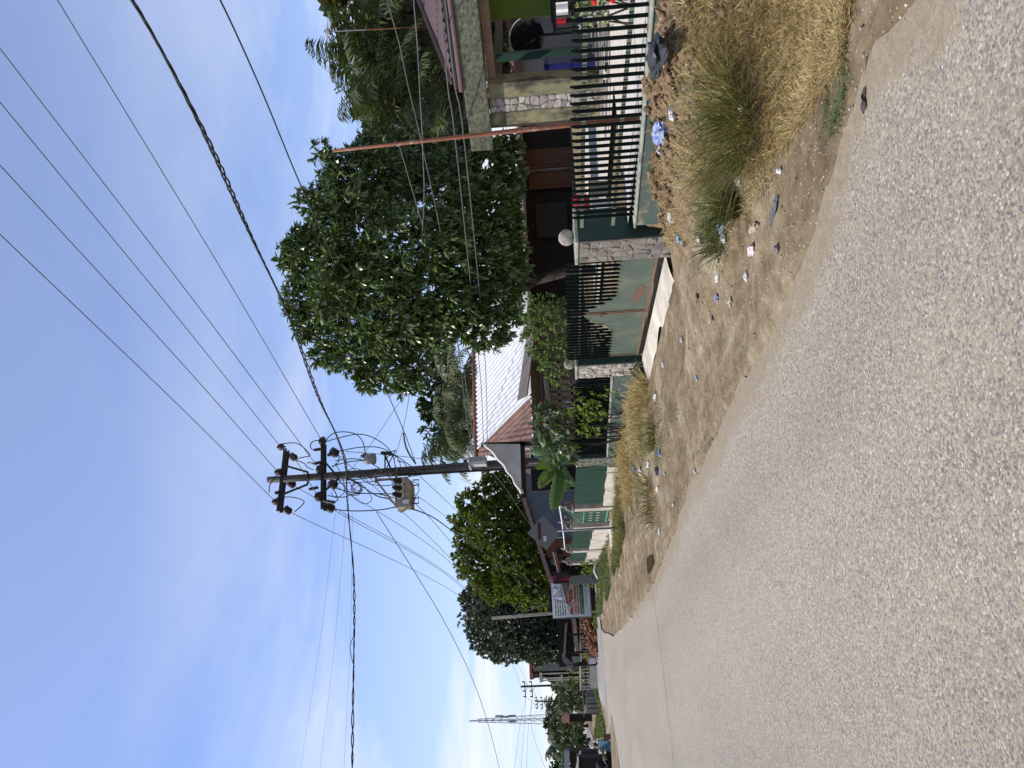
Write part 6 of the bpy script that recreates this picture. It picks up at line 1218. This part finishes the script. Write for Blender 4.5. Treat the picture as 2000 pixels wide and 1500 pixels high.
crump(1460,540,.06,W_,'white scrap near the dark straw strip end',name='paper_scrap'); crump(1364,578,.05,K_,'small dark blue scrap in front of the gate step',name='foil_wrapper',cat='wrapper'); crump(1402,582,.06,B_,'blue bottle label on the bare dirt before the gate',name='foil_wrapper',cat='wrapper'); crump(1430,590,.08,M['pinkish'],'pale crumpled paper on the dirt before the gate',name='paper_scrap'); crump(1390,617,.10,M['pinkish'],'tan dry husk on the dirt before the gate',name='dry_husk',cat='husk',sc=(1.3,.5,.3))
crump(1333,664,.06,W_,'white cup before the further gate leaf',name='plastic_cup',cat='cup'); crump(1297,712,.08,W_,'silver packet below the middle ball pillar'); crump(1363,738,.06,B_,'small blue wrapper in the middle of the dirt verge',name='foil_wrapper',cat='wrapper')
crump(1281,775,.14,W_,'grey white sack half buried under the brown weeds',sc=(.6,1.5,.3)); crump(1232,807,.13,W_,'white plastic bag caught on the second fence bank'); crump(1268,908,.14,W_,'white bag at the end of the brown bank',sc=(.7,1.1,.4)); crump(1290,885,.1,B_,'blue plastic scrap below the brown bank',name='foil_wrapper',cat='wrapper')
crump(1222,900,.16,W_,'white paper pile on the soil below the far pillar',name='paper_scrap'); crump(1252,920,.14,W_,'crumpled white bag on the bank below the cream wall'); crump(1238,915,.10,B_,'pale blue scrap on the bank below the cream wall'); crump(1285,920,.12,flat('navyrag',(.05,.06,.15)),'navy blue rag on the verge below the cream wall',name='cloth_rag',cat='rag'); crump(1300,925,.06,M['cyan'],'tiny cyan wrapper near the navy rag',name='foil_wrapper',cat='wrapper'); crump(1286,955,.14,W_,'long white strip of plastic on the grass edge',sc=(.5,1.6,.3)); crump(1232,990,.12,W_,'white bag in the olive grass below the garden gate'); crump(1290,1038,.10,W_,'white scrap beside the puddle grass',name='paper_scrap'); crump(1359,920,.06,W_,'white paper on the dirt near the asphalt',name='paper_scrap'); crump(1316,986,.10,M['pinkish'],'long cream scrap on the tyre track',name='paper_scrap',sc=(.3,1.9,.2))
crump(1213,1122,.14,W_,'white bag on the dirt before the poster'); crump(1210,1121,.10,M['gold'],'golden brown packet next to a white bag',name='drink_packet',cat='packet'); crump(1197,1063,.12,W_,'white scrap in the green verge right of the sign',name='paper_scrap')
crump(1175,1108,.28,flat('bog',(.03,.025,.02)),'dark hollow tree stump piece in the green verge',name='stump_piece',cat='stump',sc=(1,1,.7)); m=MB(); p=gz(1180,1112); m.tube([p+(-.45,-.1,.35),p+(-.1,-.2,.50),p+(.3,-.1,.42),p+(.5,0,.15)],[.04,.06,.05,.03],7); tag(m.build('bleached_log',M['white'],smooth=True,origin=p),'bleached white branch arched over the dark stump','branch')
crump(1162,1138,.3,M['white'],'pile of white and black rubbish beside the poster foot',name='rubbish_pile',cat='rubbish'); crump(1168,1133,.25,M['black'],'black rubbish bag beside the poster foot'); crump(1180,1200,.22,M['cream_wall'],'heap of pale rubble at the poster corner',name='rubble_heap',cat='rubble')
m=MB(); a=gz(1697,110)+(0,0,.012);b_=gz(1693,157)+(0,0,.012); m.tube([a,(a+b_)/2+(0,.004,.002),b_],.006,6); tag(m.build('dry_stick',M['wood_tan'],smooth=True,origin=a),'straight pale dry stick lying near the road edge','stick')
m=MB(); rg=np.random.default_rng(2); a=gz(1712,172);b_=gz(1708,216)
m.sheet(lambda u,v:(lambda c:(c[0]+(v-.5)*.07*math.sin(math.pi*(.12+.80*u))+.006*math.sin(17*u),c[1]+.01*math.sin(9*u),.006+.016*math.sin(math.pi*v)*math.sin(math.pi*u)+.004*math.sin(40*u+19*v)))(a*(1-u)+b_*u),26,8); tag(m.build('dead_rodent_skin',M['dark_soil'],smooth=True,origin=a),'flattened dark scrap of hide on the asphalt edge','scrap')
for nm in ('dead_rodent_skin',): bpy.data.objects[nm].name='hide_scrap'
crump(1787,35,.03,flat('mauve',(.16,.10,.10)),'dark reddish stone loose on the asphalt',name='loose_stone',cat='stone',sc=(1,1,.7),jit=.4)
for i,(x,y,c) in enumerate(((1990,22,(.16,.18,.19)),(1880,112,(.15,.17,.18)),(1925,185,(.14,.16,.18)),(1848,362,(.17,.18,.18)))): pass
# puddle
pd=gz(1272,1100); m=MB(); m.add([(pd[0]+.15*math.cos(x)*(1+.2*math.sin(3*x)),pd[1]+.9*math.sin(x)*(1+.25*math.cos(2*x)),zs(pd[0],pd[1])+.028) for x in np.linspace(0,6.1,30)],[tuple(range(30))]); kind(m.build('puddle',flat('muddy_water',(.10,.085,.04),.06)),'structure')
# ---------------------------------------------------------------- light, sky, camera
SAZ=math.radians(70); SEL=math.radians(52)   # sun to the left of the street direction, ahead of the camera
sv=np.array([-math.sin(SAZ)*math.cos(SEL),math.cos(SAZ)*math.cos(SEL),math.sin(SEL)])
ld=bpy.data.lights.new('sun','SUN'); ld.energy=4.9; ld.angle=math.radians(.53); ld.color=(1,.955,.88); lo=bpy.data.objects.new('sun',ld); COL.objects.link(lo); lo.rotation_euler=Vector(tuple(sv)).to_track_quat('Z','Y').to_euler()
w=bpy.data.worlds.new('World'); scene.world=w; w.use_nodes=True; nt=w.node_tree; nt.nodes.clear()
out=nt.nodes.new('ShaderNodeOutputWorld'); bg=nt.nodes.new('ShaderNodeBackground'); nt.links.new(bg.outputs[0],out.inputs[0])
sk=nt.nodes.new('ShaderNodeTexSky'); sk.sky_type='NISHITA'; sk.sun_disc=False; sk.sun_elevation=SEL; sk.sun_rotation=math.atan2(sv[0],sv[1]); sk.air_density=1.0; sk.dust_density=.7; sk.ozone_density=3.5; sk.altitude=0
tc=nt.nodes.new('ShaderNodeTexCoord'); sp_=nt.nodes.new('ShaderNodeSeparateXYZ'); nt.links.new(tc.outputs['Generated'],sp_.inputs[0])
def mth(op,a,b_=None):
    n=nt.nodes.new('ShaderNodeMath'); n.operation=op
    for i,v in enumerate((a,b_)):
        if v is None: continue
        if hasattr(v,'is_linked'): nt.links.new(v,n.inputs[i])
        else: n.inputs[i].default_value=v
    return n.outputs[0]
# clouds live on a flat layer: divide the direction by its height so that they flatten towards the horizon
h=mth('ADD',mth('MAXIMUM',sp_.outputs[2],0.0),.10); cx_=mth('DIVIDE',sp_.outputs[0],h); cy_=mth('DIVIDE',sp_.outputs[1],h); cb_=nt.nodes.new('ShaderNodeCombineXYZ'); nt.links.new(cx_,cb_.inputs[0]); nt.links.new(cy_,cb_.inputs[1])
mp=nt.nodes.new('ShaderNodeMapping'); mp.inputs['Scale'].default_value=(.42,.62,1); mp.inputs['Location'].default_value=(3.1,1.7,0); mp.inputs['Rotation'].default_value=(0,0,.5); nt.links.new(cb_.outputs[0],mp.inputs[0])
c1=noise(nt,mp.outputs[0],1.0,9,.58,.35); c2=noise(nt,mp.outputs[0],.35,5,.5)
low=ramp(nt,sp_.outputs[2],[(.02,1),(.22,.80),(.36,.34),(.50,.10),(1,.10)])
cov=ramp(nt,mth('ADD',mth('MULTIPLY',c1,.7),mth('MULTIPLY',c2,.3)),[(.445,0),(.565,1)])
f=mth('MULTIPLY',cov,low)
veil=mth('MULTIPLY',ramp(nt,sp_.outputs[2],[(0,1),(.12,.66),(.30,.32),(.55,.10),(1,.05)]),.68)
skc=mix(nt,1,sk.outputs[0],(1.14,1.19,1.50),'MULTIPLY'); skc=mix(nt,1,skc,ramp(nt,sp_.outputs[2],[(.1,(.80,.82,.86)),(.45,(.80,.82,.84)),(.85,(1,.96,.88))]),'MULTIPLY'); skc=mix(nt,1,skc,(1.22,1.22,1.22),'MULTIPLY')
col=mix(nt,veil,skc,(5.8,6.6,7.3)); col=mix(nt,f,col,(7.4,7.6,7.8))
bg.inputs[1].default_value=.130; nt.links.new(col,bg.inputs[0])
cd=bpy.data.cameras.new('camera'); cam=bpy.data.objects.new('camera',cd); COL.objects.link(cam); scene.camera=cam
cd.sensor_fit='HORIZONTAL'; cd.sensor_width=36; cd.lens=36*F/2000; cd.clip_end=3000; cd.clip_start=.05
# the photograph was taken with the camera turned on its side: picture right is down
X=-UP;Y=RT;Z=-FW; cam.matrix_world=Matrix(((X[0],Y[0],Z[0],CAM[0]),(X[1],Y[1],Z[1],CAM[1]),(X[2],Y[2],Z[2],CAM[2]),(0,0,0,1)))
vs=scene.view_settings; vs.view_transform='Standard'; vs.look='None'; vs.exposure=0.06; vs.gamma=1; vs.use_curve_mapping=False
scene.cycles.max_bounces=8; scene.cycles.transparent_max_bounces=8
